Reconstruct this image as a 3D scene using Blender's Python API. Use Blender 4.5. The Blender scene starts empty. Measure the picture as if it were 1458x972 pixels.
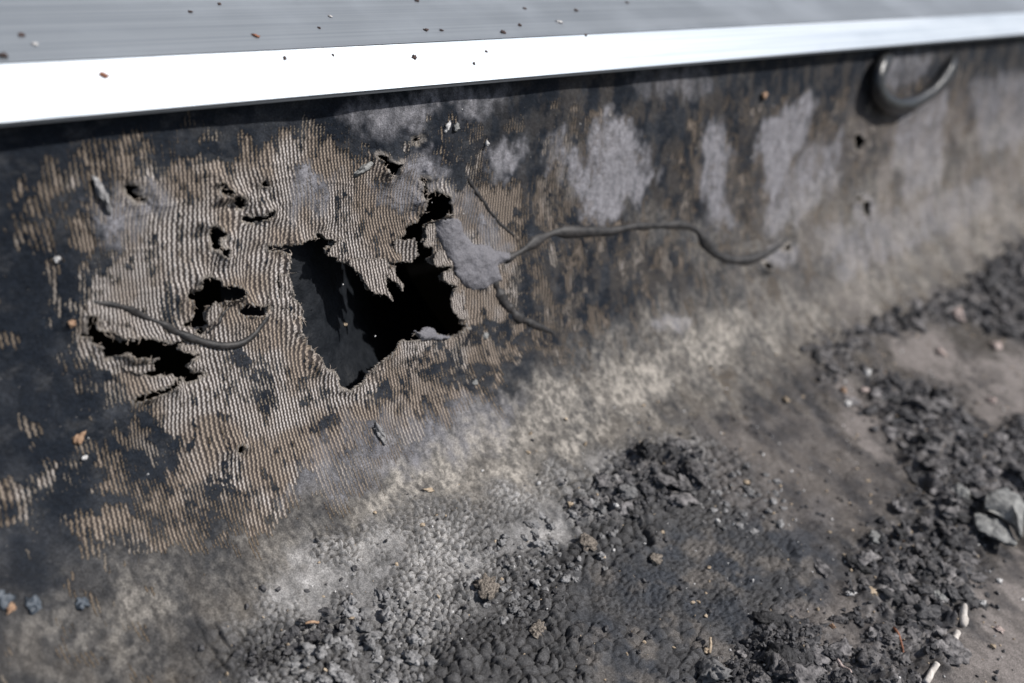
import bpy, bmesh, math, random
import numpy as np
from mathutils import Matrix, Vector

scene = bpy.context.scene
COL = scene.collection
rng = np.random.default_rng(7)
random.seed(7)

# ------------------------------------------------------------------ camera
F_PX = 1417.5
ROLL = math.radians(12.0)
VPX, VPY = 1571.0, 511.0                      # where the wall's long direction vanishes
_X = np.array([VPX, VPY, -F_PX]); _X /= np.linalg.norm(_X)
_p = math.atan((VPX * math.sin(ROLL) + VPY * math.cos(ROLL)) / F_PX)
_Z = np.array([math.sin(ROLL) * math.cos(_p), math.cos(ROLL) * math.cos(_p), math.sin(_p)])
_Y = np.cross(_Z, _X)
R = np.stack([_X, _Y, _Z])                    # world = R @ camera
CAM = np.array([-0.1788, -0.2080, 0.2040])
FOCUS = 0.272
cam = bpy.data.cameras.new('camera')
cam.sensor_width = 36.0
cam.lens = 35.0
cam.clip_start = 0.005
cam.clip_end = 500.0
cam.dof.use_dof = True
cam.dof.focus_distance = FOCUS
cam.dof.aperture_fstop = 8.0
cam.dof.aperture_blades = 9
cam_ob = bpy.data.objects.new('camera', cam)
M = Matrix([[*R[0], CAM[0]], [*R[1], CAM[1]], [*R[2], CAM[2]], [0, 0, 0, 1]])
cam_ob.matrix_world = M
COL.objects.link(cam_ob)
scene.camera = cam_ob

# ------------------------------------------------------------------ sky, sun, exposure
SUN_TO = np.array([0.36, -0.50, 0.79]); SUN_TO /= np.linalg.norm(SUN_TO)
elev = math.asin(SUN_TO[2])
world = bpy.data.worlds.new('World')
scene.world = world
world.use_nodes = True
wn = world.node_tree
sky = wn.nodes.new('ShaderNodeTexSky')
sky.sky_type = 'NISHITA'
sky.sun_disc = False
sky.sun_elevation = elev
sky.sun_rotation = math.atan2(SUN_TO[0], SUN_TO[1])
sky.dust_density = 1.5
bg = wn.nodes['Background']
wn.links.new(sky.outputs[0], bg.inputs[0])
bg.inputs[1].default_value = 0.075
sun = bpy.data.lights.new('sun', 'SUN')
sun.energy = 4.0
sun.angle = math.radians(1.2)
sun.color = (1.0, 0.965, 0.92)
sun_ob = bpy.data.objects.new('sun', sun)
sun_ob.rotation_euler = Vector(SUN_TO).to_track_quat('Z', 'Y').to_euler()
COL.objects.link(sun_ob)
scene.view_settings.view_transform = 'Standard'
scene.view_settings.look = 'None'
scene.view_settings.gamma = 1.0
scene.view_settings.exposure = 0.42

# ------------------------------------------------------------------ helpers: noise
_tab = rng.random((256, 256)).astype(np.float32)
def vnoise(x, y, seed=0):
    x = x + seed * 17.31; y = y + seed * 9.77
    xi = np.floor(x).astype(int); yi = np.floor(y).astype(int)
    fx = x - xi; fy = y - yi
    fx = fx * fx * fx * (fx * (fx * 6 - 15) + 10); fy = fy * fy * fy * (fy * (fy * 6 - 15) + 10)
    a = _tab[yi & 255, xi & 255]; b = _tab[yi & 255, (xi + 1) & 255]
    c = _tab[(yi + 1) & 255, xi & 255]; d = _tab[(yi + 1) & 255, (xi + 1) & 255]
    return (a * (1 - fx) + b * fx) * (1 - fy) + (c * (1 - fx) + d * fx) * fy
def fbm(x, y, seed=0, octv=4, gain=0.5):
    s = 0; amp = 1; tot = 0
    for k in range(octv):
        s = s + amp * vnoise(x * 2 ** k, y * 2 ** k, seed + k * 3); tot += amp; amp *= gain
    return s / tot
_hx = rng.random((256, 256)); _hy = rng.random((256, 256)); _hv = rng.random((256, 256))
def worley(x, y, jit=0.9):
    xi = np.floor(x).astype(int); yi = np.floor(y).astype(int)
    f1 = np.full(x.shape, 9.0); f2 = np.full(x.shape, 9.0); idv = np.zeros(x.shape)
    for dy in (-1, 0, 1):
        for dx in (-1, 0, 1):
            cx = xi + dx; cy = yi + dy
            px = cx + 0.5 + (_hx[cy & 255, cx & 255] - 0.5) * jit
            py = cy + 0.5 + (_hy[cy & 255, cx & 255] - 0.5) * jit
            d = np.hypot(px - x, py - y)
            near = d < f1
            f2 = np.where(near, f1, np.minimum(f2, d))
            idv = np.where(near, _hv[cy & 255, cx & 255], idv)
            f1 = np.where(near, d, f1)
    return f1, f2, idv
def sstep(a, b, x):
    t = np.clip((x - a) / (b - a), 0, 1); return t * t * (3 - 2 * t)

# ------------------------------------------------------------------ the swept base surface: upstand, fillet, roof
PROFILE = [(0.0022, 0.1292), (0.0010, 0.1255), (0.000, 0.120), (-0.005, 0.100), (-0.010, 0.077), (-0.018, 0.054),
           (-0.029, 0.033), (-0.045, 0.017), (-0.066, 0.007), (-0.095, 0.002), (-0.140, 0.000), (-0.300, -0.003),
           (-0.60, -0.008), (-2.5, -0.04), (-9.0, -0.16)]
def catmull(P, n=24):
    P = np.array(P); Q = np.vstack([2 * P[0] - P[1], P, 2 * P[-1] - P[-2]]); out = []
    for i in range(1, len(Q) - 2):
        t0 = 0.0
        t1 = t0 + np.linalg.norm(Q[i] - Q[i - 1]) ** .5; t2 = t1 + np.linalg.norm(Q[i + 1] - Q[i]) ** .5
        t3 = t2 + np.linalg.norm(Q[i + 2] - Q[i + 1]) ** .5
        for t in np.linspace(t1, t2, n, endpoint=False):
            A1 = (t1 - t) / (t1 - t0) * Q[i - 1] + (t - t0) / (t1 - t0) * Q[i]
            A2 = (t2 - t) / (t2 - t1) * Q[i] + (t - t1) / (t2 - t1) * Q[i + 1]
            A3 = (t3 - t) / (t3 - t2) * Q[i + 1] + (t - t2) / (t3 - t2) * Q[i + 2]
            B1 = (t2 - t) / (t2 - t0) * A1 + (t - t0) / (t2 - t0) * A2
            B2 = (t3 - t) / (t3 - t1) * A2 + (t - t1) / (t3 - t1) * A3
            out.append((t2 - t) / (t2 - t1) * B1 + (t - t1) / (t2 - t1) * B2)
    out.append(P[-1]); return np.array(out)
PC = catmull(PROFILE)
PT = np.concatenate([[0], np.cumsum(np.linalg.norm(np.diff(PC, axis=0), axis=1))])
def prof(t):
    return np.interp(t, PT, PC[:, 0]), np.interp(t, PT, PC[:, 1])
def prof_normal(t):
    e = 0.0015
    y0, z0 = prof(t - e); y1, z1 = prof(t + e)
    dy, dz = y1 - y0, z1 - z0
    l = np.hypot(dy, dz) + 1e-12
    return dz / l, -dy / l                     # points outwards, to the viewer's side and up
def ray(px, py):
    d = R @ np.array([px - 729.0, -(py - 486.0), -F_PX]); return d / np.linalg.norm(d)
def at(px, py):
    """photo pixel -> (s, t) on the base surface"""
    d = ray(px, py)
    g = (PC[:, 0] - CAM[1]) * d[2] - (PC[:, 1] - CAM[2]) * d[1]
    best = None
    for i in range(len(g) - 1):
        if g[i] * g[i + 1] <= 0 and g[i] != g[i + 1]:
            w = g[i] / (g[i] - g[i + 1])
            y = PC[i, 0] + w * (PC[i + 1, 0] - PC[i, 0]); z = PC[i, 1] + w * (PC[i + 1, 1] - PC[i, 1])
            k = (y - CAM[1]) / d[1] if abs(d[1]) > abs(d[2]) else (z - CAM[2]) / d[2]
            if k > 0 and (best is None or k < best[0]):
                best = (k, CAM[0] + k * d[0], PT[i] + w * (PT[i + 1] - PT[i]))
    if best is None:
        k = (0.0 - CAM[1]) / d[1]; return CAM[0] + k * d[0], 0.001
    return best[1], best[2]
def ats(poly): return np.array([at(*p) for p in poly])
def project(P):
    c = (np.asarray(P) - CAM) @ R
    return 729 + F_PX * c[..., 0] / -c[..., 2], 486 - F_PX * c[..., 1] / -c[..., 2], -c[..., 2]
def mpp(px, py):
    """metres per photo pixel at the surface seen at a pixel"""
    s, t = at(px, py); y, z = prof(t)
    return project(np.array([s, y, z]))[2] / F_PX

# ------------------------------------------------------------------ grid lines, evenly spread over the picture
def spread(f, a, b, step):
    x = np.linspace(a, b, 4000); px, py, _ = project(f(x))
    L = np.concatenate([[0], np.cumsum(np.hypot(np.diff(px), np.diff(py)))])
    n = int(L[-1] / step) + 2
    return np.interp(np.linspace(0, L[-1], n), L, x)
STEP = 1.75                                    # photo pixels (1.2 render pixels)
tw = at(600, 400)[1]
def _fs(x):
    y, z = prof(tw + 0 * x); return np.stack([x, y, z], -1)
S_mid = spread(_fs, -0.165, 0.62, STEP)
S_lo = -0.165 - np.cumsum(np.geomspace(0.002, 2.2, 18)); S_hi = 0.62 + np.cumsum(np.geomspace(0.004, 4.0, 18))
S = np.concatenate([S_lo[::-1], S_mid, S_hi])
def _ft(t):
    y, z = prof(t); return np.stack([0.0 * t, y, z], -1)
t_top = PT[0]; t_bot = np.interp(0.215, -PC[:, 0], PT)
T_mid = spread(_ft, 0.0, t_bot, STEP)
T_hi = t_bot + np.cumsum(np.geomspace(0.002, 2.2, 18)); T_hi = T_hi[T_hi < PT[-1] - 0.1]
T = np.concatenate([T_mid, T_hi])
NS, NT = len(S), len(T)
SS, TT = np.meshgrid(S, T)                     # rows = t, columns = s
mm = 1000.0
X1, Y1 = SS * mm, TT * mm                      # millimetres

# ------------------------------------------------------------------ polygon fields on the surface
def sdf(poly, x, y):
    """signed distance in mm, positive inside; poly in (s,t) metres"""
    P = np.asarray(poly) * mm
    d = np.full(x.shape, 1e9); inside = np.zeros(x.shape, bool)
    n = len(P)
    for i in range(n):
        ax, ay = P[i]; bx, by = P[(i + 1) % n]
        ex, ey = bx - ax, by - ay
        w = np.clip(((x - ax) * ex + (y - ay) * ey) / (ex * ex + ey * ey + 1e-12), 0, 1)
        d = np.minimum(d, (x - ax - w * ex) ** 2 + (y - ay - w * ey) ** 2)
        if ay != by:
            c = ((ay > y) != (by > y)) & (x < (bx - ax) * (y - ay) / (by - ay) + ax)
            inside ^= c
    d = np.sqrt(d)
    return np.where(inside, d, -d)
def box(poly, margin):
    P = np.asarray(poly)
    i0, i1 = np.searchsorted(S, [P[:, 0].min() - margin, P[:, 0].max() + margin])
    j0, j1 = np.searchsorted(T, [P[:, 1].min() - margin, P[:, 1].max() + margin])
    return slice(j0, j1), slice(i0, i1)
WX = (fbm(X1 / 6, Y1 / 9, 1) - 0.5) * 9 + (fbm(X1 / 1.6, Y1 / 2.2, 2, 3) - 0.5) * 3.5
WY = (fbm(X1 / 6, Y1 / 9, 5) - 0.5) * 12 + (fbm(X1 / 1.6, Y1 / 2.2, 6, 3) - 0.5) * 4.5
def paint(field, poly_px, level, soft=1.5, warp=1.0, mode='max'):
    poly = ats(poly_px); b = box(poly, 0.012 + soft / mm * 2)
    m = sstep(-soft, soft, sdf(poly, X1[b] + WX[b] * warp, Y1[b] + WY[b] * warp)) * level
    if mode == 'max': field[b] = np.maximum(field[b], m)
    elif mode == 'sub': field[b] = field[b] * (1 - m)
    else: field[b] += m
def disc(cx, cy, rx, ry=None, n=14):
    ry = ry or rx
    return [(cx + rx * math.cos(a), cy + ry * math.sin(a)) for a in np.linspace(0, 2 * math.pi, n, endpoint=False)]

# --- tears: outlines on the sheet
HOLES = [
 [(123.7,450),(133,451),(131,462),(134,470),(148,471),(150,479),(168,483),(172,487),(186,484),(207,482),(227,486),(242,491),(265,483),(252,492),
  (249,499),(279,504),(264,508),(257,517),(262,525),(275,533),(291,533),(279,538),(268,544),(260,536),(251,536),(244,530),(231,531),(202,532),
  (218,524),(212,516),(221,508),(205,508),(196,503),(186,507),(178,499),(161,504),(149,509),(141,495),(143,488),(128,485),(131,479),(115,477),(124,473),(121,462)],
 [(188,567),(209,557),(231,552),(242,543),(257,536),(249,545),(236,555),(209,564),(190,570)],
 [(281,396),(286,394),(295,396),(309,398),(312,406),(322,407),(331,406),(345,414),(338,422),(327,424),(311,425),(302,430),(290,437),(285,450),(286,458),
  (292,458),(288,464),(287,475),(281,475),(283,465),(262,463),(275,456),(279,446),(278,427),(268,422),(284,417),(291,409)],
 [(345,432),(370,437),(381,439),(373,448),(358,447),(341,445)],
 [(297,323),(311,324),(315,330),(323,334),(315,337),(312,344),(308,351),(323,354),(320,362),(313,361),(310,353),(298,350),(300,337)],
 [(307,259),(316,262),(320,271),(328,273),(322,277),(312,274),(312,265)],
 [(332,280),(340,278),(347,283),(351,294),(345,297),(336,290)],
 [(347,313),(354,310),(370,310),(377,308),(377,301),(388,297),(389,307),(377,311),(370,315),(352,316)],
 [(372,259),(379,257),(380,264),(373,264)],
 [(381,348),(388,351),(413,351),(426,345),(439,343),(453,341),(453,335),(459,334),(464,343),(479,346),(469,351),(460,363),(478,365),(481,374),(495,377),
  (506,385),(511,398),(518,400),(516,410),(528,415),(538,415),(548,425),(545,408),(541,392),(552,397),(563,403),(565,413),(568,404),(558,395),(558,381),(548,373),
  (576,370),(570,351),(567,339),(580,335),(581,321),(597,314),(602,297),(599,302),(605,290),(610,277),(619,272),(633,279),(634,289),(644,294),(639,306),
  (629,299),(622,308),(619,315),(610,313),(603,323),(604,334),(595,346),(612,352),(613,363),(604,368),(610,376),(637,379),(624,388),(624,399),(645,407),(634,409),
  (638,424),(639,439),(653,450),(655,460),(662,463),(653,472),(641,479),(631,476),(620,475),(618,468),(609,466),(601,469),(599,475),(585,471),(583,476),(594,481),
  (574,484),(570,482),(561,488),(552,501),(533,514),(519,527),(513,540),(491,553),(480,549),(480,533),(459,519),(446,498),(425,471),(431,440),(417,423),(411,389),(413,358),(381,354)],
 [(554,232),(560,234),(566,230),(563,240),(562,248),(555,250),(552,240),(544,226),(538,221),(546,223)],
 [(601,255),(606,255),(605,268),(606,281),(600,281),(602,268)],
 [(588,198),(599,196),(594,202)],
 [(177,265),(190,264),(188,277),(204,283),(191,285),(184,275)],
 [(1219,193),(1224,190),(1227,200),(1223,216),(1218,210)],
 [(1224,286),(1230,288),(1236,302),(1231,308),(1226,300)],
 [(1217,280),(1221,280),(1220,285),(1216,285)],
 [(1113,354),(1120,347),(1127,350),(1122,356)],
 [(334,636),(340,636),(339,645),(335,644)],
 [(1083,373),(1090,378),(1092,385),(1086,384)],
]
HOLES_ST = [ats(h) for h in HOLES]
jx = (fbm(X1 / 0.7, Y1 / 0.7, 11, 2) - 0.5) * 1.0; jy = (fbm(X1 / 0.7, Y1 / 0.7, 12, 2) - 0.5) * 1.0
DH = np.full(SS.shape, -99.0)                  # distance to the nearest tear, mm (positive inside the tear)
for h in HOLES_ST:
    b = box(h, 0.02)
    DH[b] = np.maximum(DH[b], sdf(h, X1[b] + jx[b], Y1[b] + jy[b]))

# --- where the knit shows through the rubber
near = np.exp(np.minimum(DH, 0) / 3.2)
# knit coordinates: ribs run down the sheet and are dragged by the tears
KU = X1 / 1.13 + (fbm(X1 / 34, Y1 / 34, 81, 2) - 0.5) * 9.0 + near * (fbm(X1 / 9, Y1 / 9, 82, 2) - 0.5) * 3.0
KV = Y1 / 0.78 + (fbm(X1 / 34, Y1 / 34, 83, 2) - 0.5) * 6.0
E = np.zeros(SS.shape)
KNIT = [
 (0.98, [(140,290),(170,250),(225,250),(235,195),(300,190),(320,240),(380,190),(480,185),(520,235),(560,225),(600,235),(650,252),(700,245),(735,262),(740,330),(738,400),
         (725,450),(690,480),(640,486),(600,600),(560,640),(500,655),(420,700),(300,715),(240,690),(235,650),(212,590),(150,545),(80,522),(95,450),(130,405),(140,370)]),
 (0.56, [(70,215),(130,190),(235,195),(230,260),(150,270),(130,300),(120,400),(90,360),(50,330),(60,270)]),
 (0.52, [(0,270),(35,255),(45,300),(10,330),(-20,345)]),
 (0.72, [(-20,680),(30,690),(90,640),(115,610),(150,640),(190,640),(180,665),(215,690),(235,720),(200,725),(170,705),(150,710),(110,690),(60,715),(45,740),(-20,745)]),
 (0.66, [(80,745),(120,740),(180,730),(250,720),(300,740),(270,760),(200,770),(180,790),(150,780),(100,770)]),
 (0.68, [(240,700),(420,690),(500,640),(560,610),(640,560),(700,520),(690,580),(600,630),(520,690),(420,740),(360,780),(280,790),(200,790),(230,740)]),
 (0.80, [(520,540),(570,490),(660,470),(720,455),(760,470),(720,520),(700,580),(620,620),(540,640),(490,620),(470,570)]),
 (0.42, [(740,270),(800,230),(830,300),(900,310),(960,320),(990,400),(900,420),(860,480),(800,520),(740,500),(720,460),(740,380)]),
 (0.52, [(770,210),(810,160),(900,170),(900,200),(860,250),(840,320),(800,320),(790,270)]),
 (0.52, [(440,160),(500,180),(530,200),(480,215),(420,195)]),
 (0.60, [(560,205),(590,180),(605,160),(617,195),(597,207),(575,214)]),
 (0.54, [(625,205),(660,160),(672,200),(650,232),(618,232)]),
 (0.56, [(668,215),(692,190),(702,260),(692,292),(672,270)]),
 (0.54, [(775,150),(812,143),(804,162),(782,178)]),
 (0.38, [(960,190),(1010,150),(1150,130),(1220,150),(1400,120),(1480,130),(1480,300),(1300,380),(1100,400),(980,400),(930,330)]),
]
for lv, pl in KNIT: paint(E, pl, lv, 6.0 if lv > 0.9 else 2.5)
for c in [(262,255,16,14),(200,362,11,8),(120,325,26,14),(358,530,32,11),(372,556,22,8),(300,668,14,9),(330,700,26,8),(190,300,8,10),(430,262,14,9),(455,252,10,7),(470,600,16,9),
          (590,575,24,9),(540,570,16,12),(655,535,26,14),(700,470,30,14),(755,430,18,20),(780,340,30,12),(860,400,30,24),(930,280,30,60),(270,610,10,7),(310,590,8,8),(500,305,9,6),
          (225,375,9,6),(160,360,9,7),(255,330,8,7),(410,540,20,6),(440,570,16,6),(520,620,22,6),(610,520,14,9),(690,550,20,8)]:
    paint(E, disc(*c), 0.68, 2.2, 1.5, 'sub')
patch = fbm(X1 / 4.0, Y1 / 6.5, 21, 4)
streak = vnoise(np.floor(KU) * 7.31, KV / 5.0, 22) * 0.6 + vnoise(KU / 3.0, KV / 12.0, 23) * 0.7 - 0.65
E0 = E.copy()
mid = sstep(0.2, 0.35, E) * (1 - sstep(0.62, 0.8, E))
E = E + mid * (fbm(X1 / 1.3, Y1 / 2.4, 24, 3) - 0.5) * 0.75
E = E + ((patch - 0.5) * 0.85 + streak * 0.42) * sstep(0.02, 0.5, E) * (1 - 0.55 * sstep(0.7, 0.95, E))
E = E - 0.55 * sstep(0.58, 0.72, fbm(X1 / 2.0, Y1 / 4.2, 31, 4, 0.65)) * sstep(0.4, 0.8, E)
E = E - 0.5 * sstep(0.54, 0.68, fbm(X1 / 9, Y1 / 6, 32, 3)) * sstep(0.3, 0.6, E) * (1 - 0.75 * sstep(0.8, 0.95, E0))
E = np.maximum(E, 0.95 * sstep(-3.5, -1.2, DH) * sstep(0.4, 0.8, E0))
E = np.maximum(E, 0.60 * sstep(0.57, 0.72, fbm(X1 / 5, Y1 / 9, 33, 4, 0.6) + 0.10 * (fbm(X1 / 60, Y1 / 60, 34, 2) - 0.5)) * sstep(0.012, 0.03, TT))
E[E < 0] = 0
E *= 1 - sstep(tw + 0.095, tw + 0.12, TT) * 0.9
# --- smooth grey film left on the sheet
FI = np.zeros(SS.shape)
FILM = [
 (0.95, [(530,265),(560,255),(590,232),(610,226),(642,245),(612,262),(600,285),(570,292),(532,282)]),
 (0.70, [(480,150),(530,140),(660,133),(720,125),(690,150),(620,155),(600,165),(585,172),(570,160),(560,185),(545,194),(530,178)]),
 (1.3, [(840,190),(855,170),(885,175),(905,195),(914,220),(930,260),(905,280),(880,312),(850,322),(830,305),(820,270),(810,215),(830,218)]),
 (0.80, [(780,205),(805,190),(815,220),(805,245),(783,242)]),
 (1.1, [(698,215),(732,208),(747,235),(727,252),(703,247)]),
 (0.9, [(408,250),(440,240),(482,245),(470,292),(430,312),(405,290)]),
 (0.85, [(130,285),(190,280),(242,290),(232,312),(180,342),(160,362),(140,345)]),
 (0.8, [(640,270),(672,265),(692,300),(727,350),(702,372),(680,350),(650,300)]),
 (1.0, [(1000,190),(1020,180),(1042,215),(1032,260),(1047,322),(1010,322),(995,250)]),
 (1.1, [(1092,175),(1130,150),(1167,138),(1152,182),(1124,232),(1107,285),(1085,265),(1080,205)]),
 (0.75, [(1150,210),(1202,190),(1192,262),(1142,312),(1088,332),(1092,290)]),
 (0.62, [(1290,140),(1350,130),(1340,262),(1290,282),(1270,222)]),
 (0.55, [(1380,120),(1480,100),(1480,205),(1400,222)]),
 (0.50, [(1160,330),(1300,290),(1400,250),(1420,290),(1300,350),(1200,400)]),
 (0.40, [(900,105),(1010,95),(1010,130),(940,140)]),
 (0.55, [(1260,75),(1330,70),(1310,110),(1262,118)]),
 (0.50, [(480,600),(560,600),(660,560),(740,570),(700,640),(560,680),(470,700),(400,720)]),
]
for lv, pl in FILM: paint(FI, pl, lv, 3.6, 1.1)
FI = np.clip(FI * (0.10 + 1.15 * fbm(X1 / 3, Y1 / 5, 41, 4) + 0.45 * fbm(X1 / 0.9, Y1 / 1.6, 42, 3) + 0.9 * (fbm(X1 / 1.8, Y1 / 14, 43, 3) - 0.45)), 0, 1)
# --- rims of bare, pale sheet round the two far pinholes
for c in ((1228,298,16,24),(1112,362,26,16),(960,460,30,12)): paint(FI, disc(*c), 0.7, 2.0, 0.4)
# --- pale dust along the foot, fine sediment further out
DU = np.zeros(SS.shape)
paint(DU, [(-60,930),(150,835),(300,795),(400,765),(450,715),(560,650),(700,585),(800,520),(900,455),(1000,425),(1150,400),(1300,330),(1500,240),(1500,330),(1380,395),
           (1250,455),(1180,495),(1050,565),(900,645),(750,705),(620,745),(480,775),(420,805),(330,885),(200,990),(-60,1010)], 0.50, 11.0, 1.8)
paint(DU, [(420,770),(560,660),(700,590),(860,500),(1000,460),(1150,430),(1100,500),(960,590),(800,660),(640,720),(500,760)], 0.95, 9.0, 1.6)
paint(DU, [(900,300),(1050,330),(1200,240),(1500,150),(1500,330),(1250,400),(1040,440)], 0.35, 8.0, 1.6)
SED = np.zeros(SS.shape)
for pl in ([(1265,480),(1330,468),(1375,510),(1355,545),(1280,522)], [(1188,535),(1222,558),(1262,620),(1292,665),(1238,645),(1198,592)],
           [(1385,825),(1480,780),(1560,1000),(1310,1000),(1365,900)], [(1365,520),(1480,495),(1480,595),(1400,605)]):
    paint(SED, pl, 1.0, 4.5, 1.2)
paint(SED, [(1000,600),(1150,580),(1250,640),(1270,720),(1200,765),(1080,745),(990,700)], 0.4, 8.0)
paint(SED, [(1100,870),(1230,830),(1260,900),(1200,960),(1120,950)], 0.5, 5.0)
# --- crusted, cracked zone and its tone
CE = np.zeros(SS.shape)
paint(CE, [(400,800),(430,765),(600,725),(750,682),(880,640),(1000,610),(1060,660),(1120,760),(1160,850),(1110,1010),(260,1010),(320,900)], 1.0, 9.0)
PALE = np.zeros(SS.shape)
paint(PALE, [(330,900),(380,800),(560,730),(800,660),(980,610),(1010,680),(880,720),(770,790),(720,860),(560,900),(480,940),(400,890)], 0.95, 6.0)
paint(PALE, [(480,870),(560,860),(640,900),(620,972),(480,990),(380,980),(420,930)], 0.6, 6.0)
DARKZ = np.zeros(SS.shape)  # patch of darker, bluish crust
paint(DARKZ, [(860,810),(1000,745),(1180,720),(1210,830),(1100,900),(1060,1010),(880,1010),(800,930)], 0.95, 7.0)
ROUGHZ = np.zeros(SS.shape)                    # broken, pitted crust
CRUMB = [[(1165,500),(1190,480),(1250,455),(1330,430),(1400,380),(1480,320),(1480,500),(1400,470),(1340,455),(1280,468),(1210,500),(1190,540),(1225,600),(1180,560)],
         [(1225,520),(1290,540),(1350,560),(1400,610),(1480,600),(1480,770),(1395,715),(1385,800),(1395,850),(1340,930),(1300,990),(1210,1000),(1215,800),(1250,750),(1300,720),(1290,650),(1240,590)],
         [(1040,990),(1050,930),(1090,890),(1150,890),(1170,940),(1230,990)],
         [(890,655),(935,640),(990,650),(1010,690),(960,720),(890,730),(810,740),(850,690)]]
for pl in CRUMB: paint(ROUGHZ, pl, 1.0, 5.0, 1.8)
paint(ROUGHZ, [(1000,600),(1180,500),(1300,440),(1500,340),(1500,780),(1390,830),(1300,1000),(1040,1000),(1180,800),(1080,700)], 0.30, 9.0, 1.8)
ROUGHZ *= (1 - 0.8 * SED)

# ------------------------------------------------------------------ relief
H = (fbm(X1 / 45, Y1 / 45, 51, 3) - 0.5) * 4.0 + (fbm(X1 / 14, Y1 / 20, 52, 3) - 0.5) * 1.3
H *= 1 - 0.8 * sstep(0.025, 0.0, TT)
wallw = 1 - sstep(tw + 0.03, tw + 0.09, TT)
# curled and puckered edges round the tears
H += near * wallw * ((fbm(X1 / 5, Y1 / 5, 53, 2) - 0.34) * 6.0)
H += near * wallw * (fbm(X1 / 1.3, Y1 / 1.3, 54, 2) - 0.5) * 1.0
# creases running through the knit
cr = np.abs(fbm(X1 / 16, Y1 / 10, 55, 3) - 0.5)
H += (sstep(0.05, 0.0, cr) * 0.28) * wallw * sstep(0.3, 0.8, E)
H += 0.28 * (1 - sstep(0.36, 0.56, E)) * wallw * sstep(-0.165, -0.16, SS)
# crust cells
wx = X1 + (fbm(X1 / 1.5, Y1 / 1.5, 61, 2) - 0.5) * 0.9; wy = Y1 + (fbm(X1 / 1.5, Y1 / 1.5, 62, 2) - 0.5) * 0.9
f1, f2, cid = worley(wx / 2.0, wy / 2.0)
g1, g2, gid = worley(wx / 3.6 + 40, wy / 3.6 + 11)
big = sstep(0.45, 0.6, fbm(X1 / 25, Y1 / 25, 63, 2))
cell = (sstep(0.0, 0.24, f2 - f1) * 0.75 - f1 * 0.40 + cid * 0.30) * (1 - big) + (sstep(0.0, 0.18, g2 - g1) * 0.95 - g1 * 0.6 + gid * 0.6) * big
cmask = np.clip(CE * sstep(0.14, 0.50, fbm(X1 / 13, Y1 / 13, 64, 4)) * 1.1, 0, 1)
H += cell * cmask * (2.0 - 1.0 * DARKZ)
dustz = np.clip(DU + SED, 0, 1)
grain = fbm(X1 / 0.9, Y1 / 0.9, 65, 3) - 0.5
H += grain * 0.8 * np.clip(DU * 0.8 - CE * 0.5 + 0.22, 0.1, 1) * (1 - SED * 0.7)
h1, h2, hid = worley(wx / 3.2 + 7, wy / 3.2 + 3)
H += ROUGHZ * ((fbm(X1 / 7, Y1 / 7, 66, 5, 0.6) - 0.45) * 7.0 + (0.6 - h1) * 1.5 + hid * 1.2)
lumpz = sstep(0.56, 0.72, fbm(X1 / 9, Y1 / 9, 67, 3)) * sstep(tw + 0.06, tw + 0.10, TT) * (1 - SED)
H += lumpz * (0.9 + (0.6 - f1) * 1.2) * 0.9
# the long open crack at the near edge, small slits in the crust
def press(poly_px, depth, soft):
    poly = ats(poly_px); b = box(poly, 0.01)
    H[b] -= depth * sstep(-soft, soft, sdf(poly, X1[b] + WX[b] * 0.25, Y1[b] + WY[b] * 0.25))
press([(335,950),(375,912),(420,890),(462,876),(492,880),(482,902),(450,922),(410,938),(370,955)], 3.2, 0.9)
press([(903,742),(912,748),(930,778),(922,780)], 3.0, 0.7)
press([(945,690),(962,700),(960,722),(948,716)], 3.0, 0.8)
press([(930,650),(960,655),(975,675),(950,690),(935,675)], 2.5, 1.0)
press([(1270,640),(1300,665),(1330,710),(1300,690)], 2.5, 1.0)
H /= mm

yy, zz = prof(T)
ny, nz = prof_normal(T)
P0 = np.stack([SS, np.repeat(yy[:, None], NS, 1), np.repeat(zz[:, None], NS, 1)], -1)
NRM = np.stack([np.zeros_like(SS), np.repeat(ny[:, None], NS, 1), np.repeat(nz[:, None], NS, 1)], -1)
PP = P0 + NRM * H[..., None]
def surf(s, t, off=0.0):
    """point on the finished relief at (s,t), lifted by off along the base normal"""
    i = int(np.clip(np.searchsorted(S, s) - 1, 0, NS - 2)); j = int(np.clip(np.searchsorted(T, t) - 1, 0, NT - 2))
    a = (s - S[i]) / (S[i + 1] - S[i]); b = (t - T[j]) / (T[j + 1] - T[j])
    p = (PP[j, i] * (1 - a) + PP[j, i + 1] * a) * (1 - b) + (PP[j + 1, i] * (1 - a) + PP[j + 1, i + 1] * a) * b
    return p + NRM[j, i] * off, NRM[j, i]
def surfp(px, py, off=0.0): return surf(*at(px, py), off)

# ------------------------------------------------------------------ colour of the sheet
def c3(r, g, b): return np.array([r, g, b])
def mixc(a, b, m): return a * (1 - m[..., None]) + b * m[..., None]
n1 = fbm(X1 / 8, Y1 / 12, 71, 4); n2 = fbm(X1 / 1.2, Y1 / 1.6, 72, 3); n3 = fbm(X1 / 20, Y1 / 30, 73, 3)
base = mixc(c3(0.0095, 0.0125, 0.0180)[None, None] * np.ones(SS.shape + (1,)), c3(0.024, 0.027, 0.033), sstep(0.4, 0.75, n1))
brown = sstep(0.42, 0.64, fbm(X1 / 4, Y1 / 8, 74, 5, 0.6)) * sstep(-0.01, 0.08, SS) * 0.95
base = mixc(base, c3(0.050, 0.045, 0.042), np.clip(brown, 0, 1) * 0.8 * (1 - FI))
farw = sstep(0.10, 0.30, SS) * sstep(0.022, 0.05, TT)
base = mixc(base, c3(0.125, 0.112, 0.106), farw * (0.25 + 0.75 * sstep(0.35, 0.65, fbm(X1 / 12, Y1 / 18, 78, 4))))
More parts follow.
